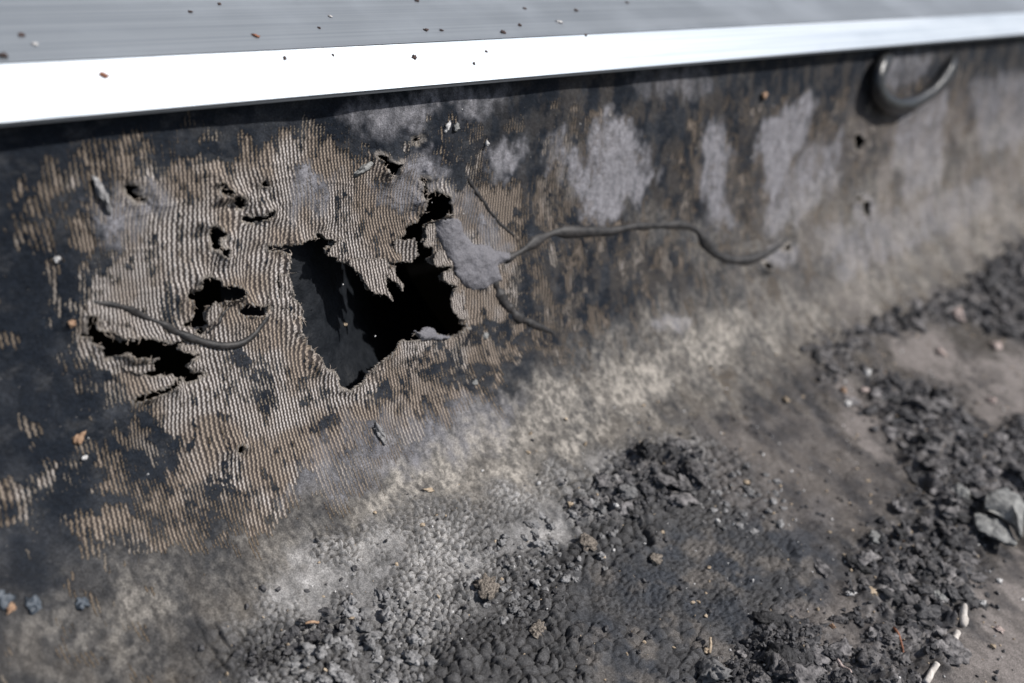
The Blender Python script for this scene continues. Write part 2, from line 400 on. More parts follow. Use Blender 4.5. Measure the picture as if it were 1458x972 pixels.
gfoot = sstep(tw + 0.03, tw + 0.085, TT)
base = mixc(base, c3(0.066, 0.058, 0.050), gfoot * (0.25 + 0.9 * sstep(0.3, 0.7, n1)))
base = mixc(base, c3(0.225, 0.220, 0.236), np.clip(FI, 0, 1) * (0.75 + 0.25 * n2))
scuff = sstep(0.55, 0.78, fbm(X1 / 7, Y1 / 4, 86, 5, 0.65)) * wallw
base = mixc(base, c3(0.060, 0.060, 0.062), scuff * 0.35)
lip = sstep(-1.5, -0.5, DH + (n2 - 0.5) * 1.2) * wallw
base = mixc(base, c3(0.20, 0.182, 0.165), lip)
crust = mixc(c3(0.060, 0.059, 0.060)[None, None] * np.ones(SS.shape + (1,)), c3(0.232, 0.225, 0.220), PALE * (0.45 + 0.75 * sstep(0.3, 0.65, fbm(X1 / 18, Y1 / 14, 85, 4))))
crust = crust * (0.75 + 0.42 * (cid * (1 - big) + gid * big) + 0.12 * n2)[..., None]
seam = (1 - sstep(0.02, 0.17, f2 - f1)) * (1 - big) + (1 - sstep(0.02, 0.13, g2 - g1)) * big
crust = mixc(crust, c3(0.022, 0.021, 0.021), seam * 0.85 * sstep(0.2, 0.6, cmask))  # crack shade put into the colour, near black along the cell edges
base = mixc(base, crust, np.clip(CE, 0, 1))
base = mixc(base, c3(0.034, 0.038, 0.046), DARKZ * (0.15 + 0.75 * sstep(0.35, 0.62, n1)))
base = mixc(base, c3(0.12, 0.108, 0.098), DARKZ * sstep(0.5, 0.68, fbm(X1 / 9, Y1 / 9, 88, 5)) * 0.7)
dn = sstep(0.28, 0.72, fbm(X1 / 16, Y1 / 12, 75, 5)) * 0.75 + sstep(0.35, 0.65, fbm(X1 / 3, Y1 / 3.5, 76, 4)) * 0.45
dd = np.clip(DU * (0.28 + dn * 0.8) * (1 - 0.35 * CE), 0, 1)
base = mixc(base, c3(0.272, 0.250, 0.222) , dd * (0.45 + 0.55 * sstep(0.3, 0.65, n2)))
base = mixc(base, c3(0.168, 0.150, 0.141), SED * (0.35 + 0.65 * sstep(0.25, 0.6, n1)))
rz = mixc(c3(0.034, 0.034, 0.038)[None, None] * np.ones(SS.shape + (1,)), c3(0.15, 0.142, 0.142), sstep(0.4, 0.7, fbm(X1 / 5, Y1 / 5, 79, 4)))
base = mixc(base, rz, ROUGHZ * (0.35 + 0.65 * sstep(0.35, 0.6, n1 * 0.5 + n2 * 0.5)))
grn = fbm(X1 / 0.55, Y1 / 0.55, 77, 2)
base = np.clip(base * (0.55 + 0.45 * n2 + 0.45 * grn)[..., None], 0.004, 0.9)
Eout = E * (1 - 0.45 * lip) * (1 - 0.42 * FI) * (1 - 0.6 * np.clip(DU * 1.1, 0, 1)) * (1 - np.clip(CE + SED + ROUGHZ, 0, 1))
TONE = fbm(X1 / 9, Y1 / 11, 84, 4) * 0.8 + 0.16 * np.exp(np.minimum(DH, 0) / 12) + 0.02

# ------------------------------------------------------------------ node helpers
class NT_:
    def __init__(self, name):
        self.mat = bpy.data.materials.new(name); self.mat.use_nodes = True
        self.t = self.mat.node_tree; self.b = self.t.nodes['Principled BSDF']
    def put(self, sock, v):
        if isinstance(v, (int, float)): sock.default_value = v
        elif isinstance(v, tuple): sock.default_value = v if len(v) == 4 or sock.type != 'RGBA' else (*v, 1)
        else: self.t.links.new(v, sock)
    def m(self, op, *a):
        n = self.t.nodes.new('ShaderNodeMath'); n.operation = op
        for i, v in enumerate(a): self.put(n.inputs[i], v)
        return n.outputs[0]
    def ss(self, a, b, x):
        n = self.t.nodes.new('ShaderNodeMapRange'); n.interpolation_type = 'SMOOTHSTEP'
        self.put(n.inputs[0], x); self.put(n.inputs[1], a); self.put(n.inputs[2], b); n.inputs[3].default_value = 0; n.inputs[4].default_value = 1
        return n.outputs[0]
    def lin(self, x, a, b, c, d):
        n = self.t.nodes.new('ShaderNodeMapRange'); self.put(n.inputs[0], x)
        for i, v in enumerate((a, b, c, d)): n.inputs[i + 1].default_value = v
        return n.outputs[0]
    def attr(self, name, out=2):
        n = self.t.nodes.new('ShaderNodeAttribute'); n.attribute_name = name; return n.outputs[out]
    def sep(self, v):
        n = self.t.nodes.new('ShaderNodeSeparateXYZ'); self.put(n.inputs[0], v); return n.outputs
    def comb(self, x, y, z=0.0):
        n = self.t.nodes.new('ShaderNodeCombineXYZ')
        for i, v in enumerate((x, y, z)): self.put(n.inputs[i], v)
        return n.outputs[0]
    def obj(self): return self.t.nodes.new('ShaderNodeTexCoord').outputs['Object']
    def geo(self, k='Position'): return self.t.nodes.new('ShaderNodeNewGeometry').outputs[k]
    def rand(self): return self.t.nodes.new('ShaderNodeObjectInfo').outputs['Random']
    def noise(self, vec, scale, detail=3, rough=0.55, out=0):
        n = self.t.nodes.new('ShaderNodeTexNoise'); self.put(n.inputs['Vector'], vec)
        n.inputs['Scale'].default_value = scale; n.inputs['Detail'].default_value = detail; n.inputs['Roughness'].default_value = rough
        return n.outputs[out]
    def vscale(self, v, s):
        n = self.t.nodes.new('ShaderNodeVectorMath'); n.operation = 'MULTIPLY'; self.put(n.inputs[0], v); n.inputs[1].default_value = s
        return n.outputs[0]
    def mix(self, f, a, b, blend='MIX'):
        n = self.t.nodes.new('ShaderNodeMix'); n.data_type = 'RGBA'; n.blend_type = blend
        self.put(n.inputs[0], f); self.put(n.inputs[6], a); self.put(n.inputs[7], b)
        return n.outputs[2]
    def bump(self, h, dist, strength=1.0, normal=None):
        n = self.t.nodes.new('ShaderNodeBump'); n.inputs['Strength'].default_value = strength; n.inputs['Distance'].default_value = dist
        self.put(n.inputs['Height'], h)
        if normal is not None: self.put(n.inputs['Normal'], normal)
        return n.outputs[0]
    def out(self, color=None, rough=None, normal=None, metal=None, spec=None):
        for k, v in (('Base Color', color), ('Roughness', rough), ('Normal', normal), ('Metallic', metal), ('Specular IOR Level', spec)):
            if v is not None: self.put(self.b.inputs[k], v)
        return self.mat

def make_sheet_material():
    n = NT_('rubber_sheet')
    u, v, _ = n.sep(n.attr('knit', 1))
    tri = n.m('ABSOLUTE', n.m('SUBTRACT', n.m('FRACT', n.m('MULTIPLY', v, 0.5)), 0.5))
    fine = n.noise(n.geo(), 900, 3)
    fine2 = n.noise(n.geo(), 2600, 2)
    u2 = n.m('ADD', n.m('ADD', u, n.m('MULTIPLY', tri, 0.32)), n.m('MULTIPLY', fine, 0.16))
    fu = n.m('FRACT', u2)
    a = n.m('MULTIPLY', n.m('ABSOLUTE', n.m('SUBTRACT', fu, 0.5)), 2.0)
    rib = n.m('SUBTRACT', 1.0, n.ss(0.26, 0.74, a))
    ph = n.m('FRACT', n.m('ADD', v, n.m('MULTIPLY', fu, 0.9)))
    st = n.m('MULTIPLY', n.m('ABSOLUTE', n.m('SUBTRACT', ph, 0.5)), 2.0)
    stitch = n.m('SUBTRACT', 1.0, n.m('MULTIPLY', n.ss(0.55, 0.98, st), 0.42))
    K = n.m('MULTIPLY', rib, stitch)
    e = n.attr('show_knit')
    Em = n.ss(0.40, 0.60, n.m('ADD', n.m('ADD', e, n.m('MULTIPLY', n.m('SUBTRACT', K, 0.5), 0.34)), n.m('MULTIPLY', n.m('SUBTRACT', fine, 0.5), 0.5)))
    tone = n.attr('tone')
    thread = n.mix(n.ss(0.40, 0.66, tone), (0.300, 0.246, 0.198), (0.490, 0.452, 0.425))
    thread = n.mix(n.m('MULTIPLY', n.ss(0.35, 0.8, fine2), 0.35), thread, (0.16, 0.125, 0.10))
    thread = n.mix(1.0, thread, n.mix(n.ss(0.42, 0.92, e), (0.40, 0.38, 0.34), (1.0, 1.0, 1.0)), 'MULTIPLY')
    gap = n.mix(fine, (0.026, 0.021, 0.020), (0.070, 0.058, 0.052))
    knit = n.mix(K, gap, thread)
    col0 = n.mix(0.8, n.attr('tint', 0), n.mix(n.ss(0.3, 0.75, fine2), (0.55, 0.55, 0.55), (1.45, 1.45, 1.45)), 'MULTIPLY')
    col = n.mix(Em, col0, knit)
    film = n.attr('film')
    fcol = n.mix(fine2, (0.135, 0.132, 0.145), (0.26, 0.255, 0.27))
    col = n.mix(n.m('MULTIPLY', n.m('MULTIPLY', film, Em), n.m('SUBTRACT', 0.92, n.m('MULTIPLY', K, 0.45))), col, fcol)
    speck = n.ss(0.755, 0.80, n.noise(n.geo(), 1500, 2, 0.4))
    col = n.mix(n.m('MULTIPLY', speck, 0.5), col, (0.33, 0.31, 0.29))
    nb = n.bump(n.m('ADD', n.m('MULTIPLY', n.m('MULTIPLY', K, Em), 1.0), n.m('MULTIPLY', n.m('ADD', fine2, fine), 0.32)), 0.00045, 0.85)
    rough = n.m('ADD', n.m('MULTIPLY', Em, 0.22), n.lin(fine, 0.3, 0.7, 0.52, 0.74))
    return n.out(col, rough, nb, spec=n.lin(Em, 0.0, 1.0, 0.09, 0.2))
MAT_SHEET = make_sheet_material()

def simple(name, a, b, rough=0.75, scale=900, bump=0.0003, spec=0.4, vary=0.0, detail=4):
    n = NT_(name)
    f = n.noise(n.geo(), scale, detail, 0.6); g = n.noise(n.geo(), scale * 3.1, 2, 0.5)
    col = n.mix(n.ss(0.3, 0.7, f), a, b)
    if vary:
        col = n.mix(1.0, col, n.mix(n.rand(), (1 - vary,) * 3, (1 + vary,) * 3), 'MULTIPLY')
    return n.out(col, rough, n.bump(n.m('ADD', f, n.m('MULTIPLY', g, 0.5)), bump), spec=spec)

# ------------------------------------------------------------------ object helpers
def link(o, parent=None):
    COL.objects.link(o)
    if parent is not None: o.parent = parent
    return o
def tag(o, label=None, cat=None, group=None, kind=None):
    if label: o['label'] = label
    if cat: o['category'] = cat
    if group: o['group'] = group
    if kind: o['kind'] = kind
    return o
def mesh_np(name, verts, faces, mat, smooth=True, tris=False):
    me = bpy.data.meshes.new(name)
    k = faces.shape[1]
    me.vertices.add(len(verts)); me.loops.add(faces.size); me.polygons.add(len(faces))
    me.vertices.foreach_set('co', np.ascontiguousarray(verts, np.float32).ravel())
    me.loops.foreach_set('vertex_index', np.ascontiguousarray(faces, np.int32).ravel())
    me.polygons.foreach_set('loop_start', np.arange(0, faces.size, k, dtype=np.int32))
    me.polygons.foreach_set('use_smooth', np.full(len(faces), smooth))
    me.update(calc_edges=True); me.validate()
    me.materials.append(mat)
    return me
def empty(name, loc):
    o = bpy.data.objects.new(name, None); o.location = loc; o.empty_display_size = 0.01; COL.objects.link(o); return o

# ------------------------------------------------------------------ sheet and roof from the grid
JSPLIT = int(np.searchsorted(T, tw + 0.088))
def grid_object(name, j0, j1, cut):
    idx = np.arange(NT * NS).reshape(NT, NS)
    q = np.stack([idx[j0:j1 - 1, :-1], idx[j1 - (j1 - j0) + 1:j1, :-1], idx[j0 + 1:j1, 1:], idx[j0:j1 - 1, 1:]], -1).reshape(-1, 4)
    if cut:
        inside = (DH > -0.12).ravel()
        q = q[~(inside[q].sum(1) >= 2)]
    used = np.unique(q); rm = np.full(NT * NS, -1); rm[used] = np.arange(len(used)); q = rm[q]
    V = PP.reshape(-1, 3)[used]; NN = NRM.reshape(-1, 3)[used]
    src = used
    if cut:                                     # give every torn edge the thickness of the sheet
        e = np.concatenate([q[:, [0, 1]], q[:, [1, 2]], q[:, [2, 3]], q[:, [3, 0]]])
        key = np.sort(e, 1); k = key[:, 0].astype(np.int64) * len(V) + key[:, 1]
        _, inv, cnt = np.unique(k, return_inverse=True, return_counts=True)
        be = e[cnt[inv] == 1]
        d = DH.ravel()[src]
        be = be[(d[be[:, 0]] > -1.2) & (d[be[:, 1]] > -1.2)]
        bv = np.unique(be); nm = np.full(len(V), -1); nm[bv] = np.arange(len(bv)) + len(V)
        V = np.vstack([V, V[bv] - NN[bv] * 0.0007]); src = np.concatenate([src, src[bv]])
        q = np.vstack([q, np.stack([be[:, 1], be[:, 0], nm[be[:, 0]], nm[be[:, 1]]], -1)])
    me = mesh_np(name, V, q, MAT_SHEET)
    def fa(nm_, arr):
        a = me.attributes.new(nm_, 'FLOAT', 'POINT'); a.data.foreach_set('value', arr.ravel()[src].astype(np.float32))
    fa('show_knit', Eout); fa('tone', TONE); fa('film', np.clip(FI * 1.15 - 0.1, 0, 1))
    a = me.attributes.new('knit', 'FLOAT_VECTOR', 'POINT')
    a.data.foreach_set('vector', np.stack([KU.ravel()[src], KV.ravel()[src], np.zeros(len(src))], -1).astype(np.float32).ravel())
    a = me.attributes.new('tint', 'FLOAT_COLOR', 'POINT')
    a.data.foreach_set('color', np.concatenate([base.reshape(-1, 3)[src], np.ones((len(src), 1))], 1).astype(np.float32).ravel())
    return link(bpy.data.objects.new(name, me))
sheet = grid_object('rubber_flashing', 0, JSPLIT + 1, True)
tag(sheet, 'torn black rubber flashing with worn tan knit backing, hanging below the aluminium trim', 'flashing', kind='thing')
roof = grid_object('roof_surface', JSPLIT, NT, False)
tag(roof, 'grey cracked and dusty roof surface at the foot of the torn flashing', kind='structure')
# one set of normals across the seam between sheet and roof
gx = np.gradient(PP, axis=1); gy = np.gradient(PP, axis=0)
GN = np.cross(gy, gx); GN /= np.linalg.norm(GN, axis=-1, keepdims=True) + 1e-12
GN *= np.sign((GN * NRM).sum(-1, keepdims=True) + 1e-9)

# ------------------------------------------------------------------ dark void behind the sheet
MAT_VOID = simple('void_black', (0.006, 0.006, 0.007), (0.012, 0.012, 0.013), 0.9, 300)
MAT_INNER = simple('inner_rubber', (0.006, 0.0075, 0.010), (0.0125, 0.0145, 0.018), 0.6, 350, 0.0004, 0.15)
def box_mesh(name, x0, x1, y0, y1, z0, z1, mat, bev=0.0):
    bm = bmesh.new(); bmesh.ops.create_cube(bm, size=1)
    for v in bm.verts:
        v.co = Vector(((x0 + x1) / 2 + v.co.x * (x1 - x0), (y0 + y1) / 2 + v.co.y * (y1 - y0), (z0 + z1) / 2 + v.co.z * (z1 - z0)))
    if bev: bmesh.ops.bevel(bm, geom=bm.edges[:], offset=bev, segments=2, affect='EDGES')
    me = bpy.data.meshes.new(name); bm.to_mesh(me); bm.free(); me.materials.append(mat); return me
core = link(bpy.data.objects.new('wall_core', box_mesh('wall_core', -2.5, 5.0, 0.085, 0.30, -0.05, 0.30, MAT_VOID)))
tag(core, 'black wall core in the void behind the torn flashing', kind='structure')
def inner_sheet():
    i = [ats([(395, 330)])[0], ats([(600, 560)])[0]]
    s0, s1 = at(385, 420)[0] - 0.01, at(760, 420)[0]
    t0, t1 = 0.010, at(500, 600)[1] + 0.012
    ns, nt = 90, 110
    s = np.linspace(s0, s1, ns); t = np.linspace(t0, t1, nt)
    A, B = np.meshgrid(s, t)
    y, z = prof(B); a, b = prof_normal(B)
    w = (A - s0) / (s1 - s0)
    tb = (B - t0) / (t1 - t0)
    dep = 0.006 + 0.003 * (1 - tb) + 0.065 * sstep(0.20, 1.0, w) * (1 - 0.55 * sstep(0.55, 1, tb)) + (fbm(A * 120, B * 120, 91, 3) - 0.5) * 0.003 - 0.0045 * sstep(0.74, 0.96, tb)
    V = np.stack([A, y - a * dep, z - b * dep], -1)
    idx = np.arange(ns * nt).reshape(nt, ns)
    q = np.stack([idx[:-1, :-1], idx[1:, :-1], idx[1:, 1:], idx[:-1, 1:]], -1).reshape(-1, 4)
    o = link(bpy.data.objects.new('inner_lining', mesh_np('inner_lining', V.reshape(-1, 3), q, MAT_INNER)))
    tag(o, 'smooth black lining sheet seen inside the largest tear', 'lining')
    def pt(u, v, off):
        j = int(v * (nt - 1)); k = int(u * (ns - 1)); return Vector(V[j, k]) + Vector((0, a[j, k], b[j, k])) * off
    return pt, V
INNER_PT, INNER_V = inner_sheet()

# ------------------------------------------------------------------ aluminium trim
def make_trim():
    n = NT_('brushed_aluminium')
    g = n.geo()
    streak = n.noise(n.vscale(g, (6.0, 900.0, 900.0)), 1.0, 4, 0.6)
    cloud = n.noise(g, 18, 4)
    smear = n.noise(n.vscale(g, (40.0, 160.0, 160.0)), 1.0, 4, 0.6)
    col = n.mix(n.ss(0.3, 0.7, streak), (0.29, 0.325, 0.365), (0.38, 0.41, 0.445))
    col = n.mix(n.m('MULTIPLY', n.ss(0.45, 0.75, cloud), 0.45), col, (0.33, 0.365, 0.41))
    rough = n.lin(smear, 0.3, 0.7, 0.50, 0.62)
    mat = n.out(col, rough, n.bump(streak, 0.00008, 0.6), metal=1.0)
    root = empty('aluminium_trim', (0.0, -0.004, 0.128))
    tag(root, 'brushed aluminium edge trim with bright sloping front above the torn rubber', 'trim', kind='thing')
    def strip(name, prof_yz, x0=-1.5, x1=4.0, nx=2):
        P = np.array(prof_yz); xs = np.linspace(x0, x1, nx)
        V = np.array([(x, y, z) for x in xs for y, z in P]); k = len(P)
        q = np.array([[i * k + j, i * k + (j + 1) % k, (i + 1) * k + (j + 1) % k, (i + 1) * k + j] for i in range(nx - 1) for j in range(k)])
        me = mesh_np(name, V, q, mat, smooth=False)
        o = link(bpy.data.objects.new(name, me), root); o.matrix_parent_inverse = root.matrix_world.inverted() if False else Matrix.Translation(-Vector(root.location))
        return o
    return root, strip, mat
trim, strip, MAT_ALU = make_trim()
# line positions read along the picture column x = 600
def line_at(px, py, y):
    d = ray(px, py); k = (y - CAM[1]) / d[1]; return (y, (CAM + k * d)[2])
LB = line_at(600, 122, -0.0062); LT = line_at(600, 61, 0.0030)
strip('front_face', [LB, LT, (LT[0] + 0.001, LT[1] - 0.0016), (LB[0] + 0.0012, LB[1] - 0.0002)])
UP = (LT[0] + 0.080, LT[1] + 0.016)
MAT_ALU_TOP = NT_('weathered_aluminium')
def _top():
    n = MAT_ALU_TOP; g = n.geo()
    streak = n.noise(n.vscale(g, (4.0, 700.0, 700.0)), 1.0, 5, 0.65); cloud = n.noise(g, 22, 5, 0.6)
    col = n.mix(n.ss(0.3, 0.7, streak), (0.26, 0.285, 0.315), (0.33, 0.355, 0.385))
    col = n.mix(n.m('MULTIPLY', n.ss(0.4, 0.75, cloud), 0.6), col, (0.40, 0.43, 0.47))
    return n.out(col, n.lin(cloud, 0.3, 0.7, 0.36, 0.48), n.bump(streak, 0.00006, 0.5), metal=0.75)
_tm = _top()
tp = strip('top_plate', [(LT[0] + 0.0001, LT[1] + 0.0002), UP, (UP[0], UP[1] - 0.0016), (LT[0] + 0.002, LT[1] - 0.0014)])
tp.data.materials[0] = _tm
strip('drip_lip', [(LB[0] + 0.0003, LB[1] - 0.0003), (LB[0] + 0.0016, LB[1] - 0.0004), (LB[0] + 0.0019, LB[1] - 0.0013), (LB[0] + 0.0006, LB[1] - 0.0012)])
MAT_REFL = simple('reflection_panel_grey', (0.30, 0.32, 0.35), (0.36, 0.38, 0.41), 0.5, 60, 0.0001)
refl = link(bpy.data.objects.new('wall_face', box_mesh('wall_face', -1.5, 4.0, UP[0] - 0.002, UP[0] + 0.05, UP[1] - 0.03, UP[1] + 0.5, MAT_REFL, 0.003)))  # added out-of-view panel that greys the reflections in the top plate
tag(refl, 'unseen grey panel added behind the aluminium trim for its reflections', kind='structure')

print('grid', NS, NT, 'sheet+roof verts', NS * NT)

# ------------------------------------------------------------------ materials for the small things
MAT_LOOP = simple('black_rubber', (0.008, 0.009, 0.010), (0.018, 0.019, 0.021), 0.38, 400, 0.0002, 0.6)
MAT_STRAND = simple('old_sealant', (0.006, 0.006, 0.007), (0.034, 0.031, 0.030), 0.6, 260, 0.00035, 0.45)
MAT_BLOB = simple('grey_mastic', (0.125, 0.122, 0.134), (0.172, 0.168, 0.182), 0.7, 1500, 0.0004, 0.3)
MAT_BIT = simple('crumbled_bitumen', (0.010, 0.010, 0.012), (0.070, 0.068, 0.070), 0.75, 620, 0.0008, 0.35, 0.6, 6)
MAT_DUSTY = simple('dusty_bitumen', (0.030, 0.029, 0.031), (0.185, 0.175, 0.175), 0.85, 480, 0.0007, 0.25, 0.4, 6)
MAT_GRAN = simple('grey_crust_granule', (0.10, 0.10, 0.102), (0.24, 0.235, 0.235), 0.85, 900, 0.0004, 0.3, 0.35)
MAT_CLOD = simple('gritty_brown_clod', (0.070, 0.058, 0.048), (0.36, 0.31, 0.26), 0.8, 1500, 0.0012, 0.4)
MAT_SLAB = simple('pale_grey_scale', (0.085, 0.087, 0.088), (0.25, 0.25, 0.24), 0.75, 260, 0.0008, 0.4)
MAT_BONE = simple('bleached_stick', (0.36, 0.33, 0.30), (0.60, 0.56, 0.52), 0.7, 500, 0.0003)
MAT_WHITE = simple('white_grit', (0.30, 0.29, 0.285), (0.62, 0.61, 0.60), 0.5, 1200, 0.0003)
MAT_ORANGE = simple('orange_stone', (0.20, 0.115, 0.07), (0.38, 0.25, 0.16), 0.65, 900, 0.0004)
MAT_PINK = simple('pinkish_stone', (0.26, 0.20, 0.18), (0.46, 0.38, 0.35), 0.65, 900, 0.0004)
MAT_BLUE = simple('blue_grey_chip', (0.035, 0.045, 0.058), (0.09, 0.105, 0.125), 0.5, 700, 0.0003)
MAT_RUST = simple('red_brown_twig', (0.12, 0.045, 0.025), (0.26, 0.11, 0.06), 0.7, 700, 0.0003)
MAT_SPECK = simple('dark_dirt', (0.025, 0.018, 0.016), (0.08, 0.05, 0.045), 0.8, 1500, 0.0002)
MAT_STRAW = simple('dry_straw', (0.24, 0.18, 0.12), (0.42, 0.34, 0.25), 0.7, 900, 0.0002)
MAT_FRAY = simple('frayed_thread', (0.16, 0.13, 0.105), (0.40, 0.34, 0.29), 0.85, 900, 0.0002)

# ------------------------------------------------------------------ strands: half-sunk tubes along the sheet
def tube_mesh(name, pts, rad, mat, sides=12, wob=0.10, flat=1.0, normals=None):
    pts = np.array(pts); n = len(pts)
    tan = np.gradient(pts, axis=0); tan /= np.linalg.norm(tan, axis=1, keepdims=True) + 1e-12
    V = []
    for i in range(n):
        nn = normals[i] if normals is not None else np.array([0, 0, 1.0])
        b = np.cross(tan[i], nn); b /= np.linalg.norm(b) + 1e-12
        nn = np.cross(b, tan[i])
        for k in range(sides):
            a = 2 * math.pi * k / sides
            r = rad[i] * (1 + wob * (vnoise(np.array(i * 0.35 + 3.1 * math.cos(a)), np.array(3.1 * math.sin(a) + i * 0.1), 5) - 0.5) * 2)
            V.append(pts[i] + b * math.cos(a) * r + nn * math.sin(a) * r * flat)
    V = np.array(V)
    q = np.array([[i * sides + k, i * sides + (k + 1) % sides, (i + 1) * sides + (k + 1) % sides, (i + 1) * sides + k] for i in range(n - 1) for k in range(sides)])
    me = mesh_np(name, V, q, mat)
    bm = bmesh.new(); bm.from_mesh(me)
    bmesh.ops.holes_fill(bm, edges=[e for e in bm.edges if e.is_boundary], sides=0)
    bmesh.ops.recalc_face_normals(bm, faces=bm.faces); bm.to_mesh(me); bm.free()
    for p in me.polygons: p.use_smooth = True
    return me
def resample(P, n):
    P = np.array(P, float); c = catmull(P, 12)
    L = np.concatenate([[0], np.cumsum(np.linalg.norm(np.diff(c, axis=0), axis=1))]); u = np.linspace(0, L[-1], n)
    return np.stack([np.interp(u, L, c[:, k]) for k in range(c.shape[1])], -1)
def strand(name, path, label, cat, lift=-0.28, n=90, mat=None, flat=0.85, extra=None):
    """path: (px, py, radius in photo pixels[, extra lift in mm])"""
    P = resample([(p[0], p[1], p[2], (p[3] if len(p) > 3 else 0.0)) for p in path], n)
    pts, rad, nr = [], [], []
    thin = 0.84 if name == 'sealant_strand' else 1.0
    for i_, (x, y, r, l) in enumerate(P):
        rw = max(r, 0.4) * mpp(x, y) * thin * (1 + 0.9 * (vnoise(np.array(i_ * 0.2), np.array(r * 0.3), 3) - 0.5) * (thin < 1))
        if thin < 1: x += 3.0 * (vnoise(np.array(i_ * 0.13), np.array(2.5), 8) - 0.5); y += 5.0 * (vnoise(np.array(i_ * 0.16), np.array(7.5), 9) - 0.5)
        p, nn = surfp(x, y, rw * lift + l / mm); pts.append(p); rad.append(rw); nr.append(nn)
    pts = np.array(pts)
    for _ in range(3): pts[1:-1] = (pts[:-2] + 2 * pts[1:-1] + pts[2:]) / 4
    o = link(bpy.data.objects.new(name, tube_mesh(name, pts, rad, mat or MAT_STRAND, normals=nr, flat=flat)))
    return tag(o, label, cat)
strand('sealant_strand', [(100,428,1,-.3),(135,430,4,-.2),(168,434,5),(200,446,5.5),(240,466,6.5),(280,484,6,.5),(315,492,5,.6),(343,486,4.5,.5),(364,469,4),(378,454,3),(384,447,1.5,-.2)],
       'dark sagging strand of old sealant drooping across the knit above the leftmost tear', 'sealant')
strand('sealant_strand', [(716,371,5),(740,358,9),(765,343,9),(795,330,9),(830,329,9),(870,327,8),(910,322,7),(950,320,6),(982,322,7),(998,333,9),(1010,353,9),(1032,369,9),(1062,371,8),(1090,361,6),(1113,350,4),(1130,337,2,-.4)],
       'long wavy dark strand of sealant running from the grey mastic blob along the wall', 'sealant')
strand('sealant_strand', [(698,388,5),(706,408,8),(716,428,9),(730,446,9),(748,458,7),(766,466,5),(780,473,3.5),(790,482,1.5,-.3)],
       'short dark strand of sealant curling down below the grey mastic blob', 'sealant')
strand('sealant_strand', [(660,245,1.5,-.2),(672,262,3.5),(685,282,4),(698,302,3.5),(712,320,3),(727,334,2),(734,342,1,-.2)],
       'thin slanting strand of sealant on the pale knit above the grey mastic blob', 'sealant')
strand('sealant_strand', [(324,436,1.5),(316,443,3),(309,455,3),(301,464,3.2),(295,472,2)],
       'tiny dark stub of sealant beside the two black tears at the drooping strand', 'sealant', n=30)
strand('sealant_loop', [(1262,82,12,-3),(1248,90,13,0),(1238,105,13,2),(1238,130,13,2),(1256,147,12,2),(1285,146,11,2),(1312,130,10,1.6),(1334,108,10,1),(1348,90,10,-.5),(1358,80,9,-4)],
       'thick black rubber loop hanging out below the aluminium trim', 'rubber loop', lift=0.6, n=60, mat=MAT_LOOP)

# ------------------------------------------------------------------ patches raised from the sheet
def raised(name, poly_px, height, label=None, cat=None, mat=None, edge=1.5, step=0.00028, bumps=0.0, parent=None, jag=0.3):
    poly = ats(poly_px); s0, t0 = poly.min(0) - 0.001; s1, t1 = poly.max(0) + 0.001
    ns, nt = int((s1 - s0) / step) + 2, int((t1 - t0) / step) + 2
    s = np.linspace(s0, s1, ns); t = np.linspace(t0, t1, nt); A, B = np.meshgrid(s, t)
    x, y = A * mm, B * mm
    d = sdf(poly, x + (fbm(x / 0.8, y / 0.8, 13, 2) - 0.5) * jag * 3, y + (fbm(x / 0.8, y / 0.8, 14, 2) - 0.5) * jag * 3)
    h = height * np.sqrt(np.clip(1 - (1 - np.clip(d / edge, 0, 1)) ** 2, 0, 1)) + bumps * (fbm(x / 3, y / 3, 15, 3) - 0.5)
    I = np.clip(np.searchsorted(S, A) - 1, 0, NS - 2); J = np.clip(np.searchsorted(T, B) - 1, 0, NT - 2)
    base_p = PP[J, I].copy(); base_p[..., 0] = A
    for _ in range(40):
        base_p[1:-1, 1:-1] = (base_p[:-2, 1:-1] + base_p[2:, 1:-1] + base_p[1:-1, :-2] + base_p[1:-1, 2:]) / 4
    a_, b_ = prof_normal(B); NN = np.stack([0 * A, a_, b_], -1)
    V = base_p + NN * ((h - 0.25) / mm)[..., None]
    idx = np.arange(ns * nt).reshape(nt, ns)
    q = np.stack([idx[:-1, :-1], idx[1:, :-1], idx[1:, 1:], idx[:-1, 1:]], -1).reshape(-1, 4)
    q = q[(d.ravel()[q] > -0.15).all(1)]
    used = np.unique(q); rm = np.full(ns * nt, -1); rm[used] = np.arange(len(used)); q = rm[q]
    V = V.reshape(-1, 3)[used]
    o = link(bpy.data.objects.new(name, mesh_np(name, V, q, mat or MAT_BLOB)), parent)
    return tag(o, label, cat)
raised('mastic_blob', [(621,313),(640,308),(655,315),(660,331),(673,347),(695,349),(703,357),(724,360),(727,372),(705,378),(708,388),(713,399),(700,404),(688,412),(673,414),(657,406),(646,392),(639,374),(630,356),(622,338),(619,325)],
       2.0, 'smooth grey blob of mastic stuck on the knit right of the largest tear', 'mastic', edge=4.4, bumps=1.3, jag=0.15)

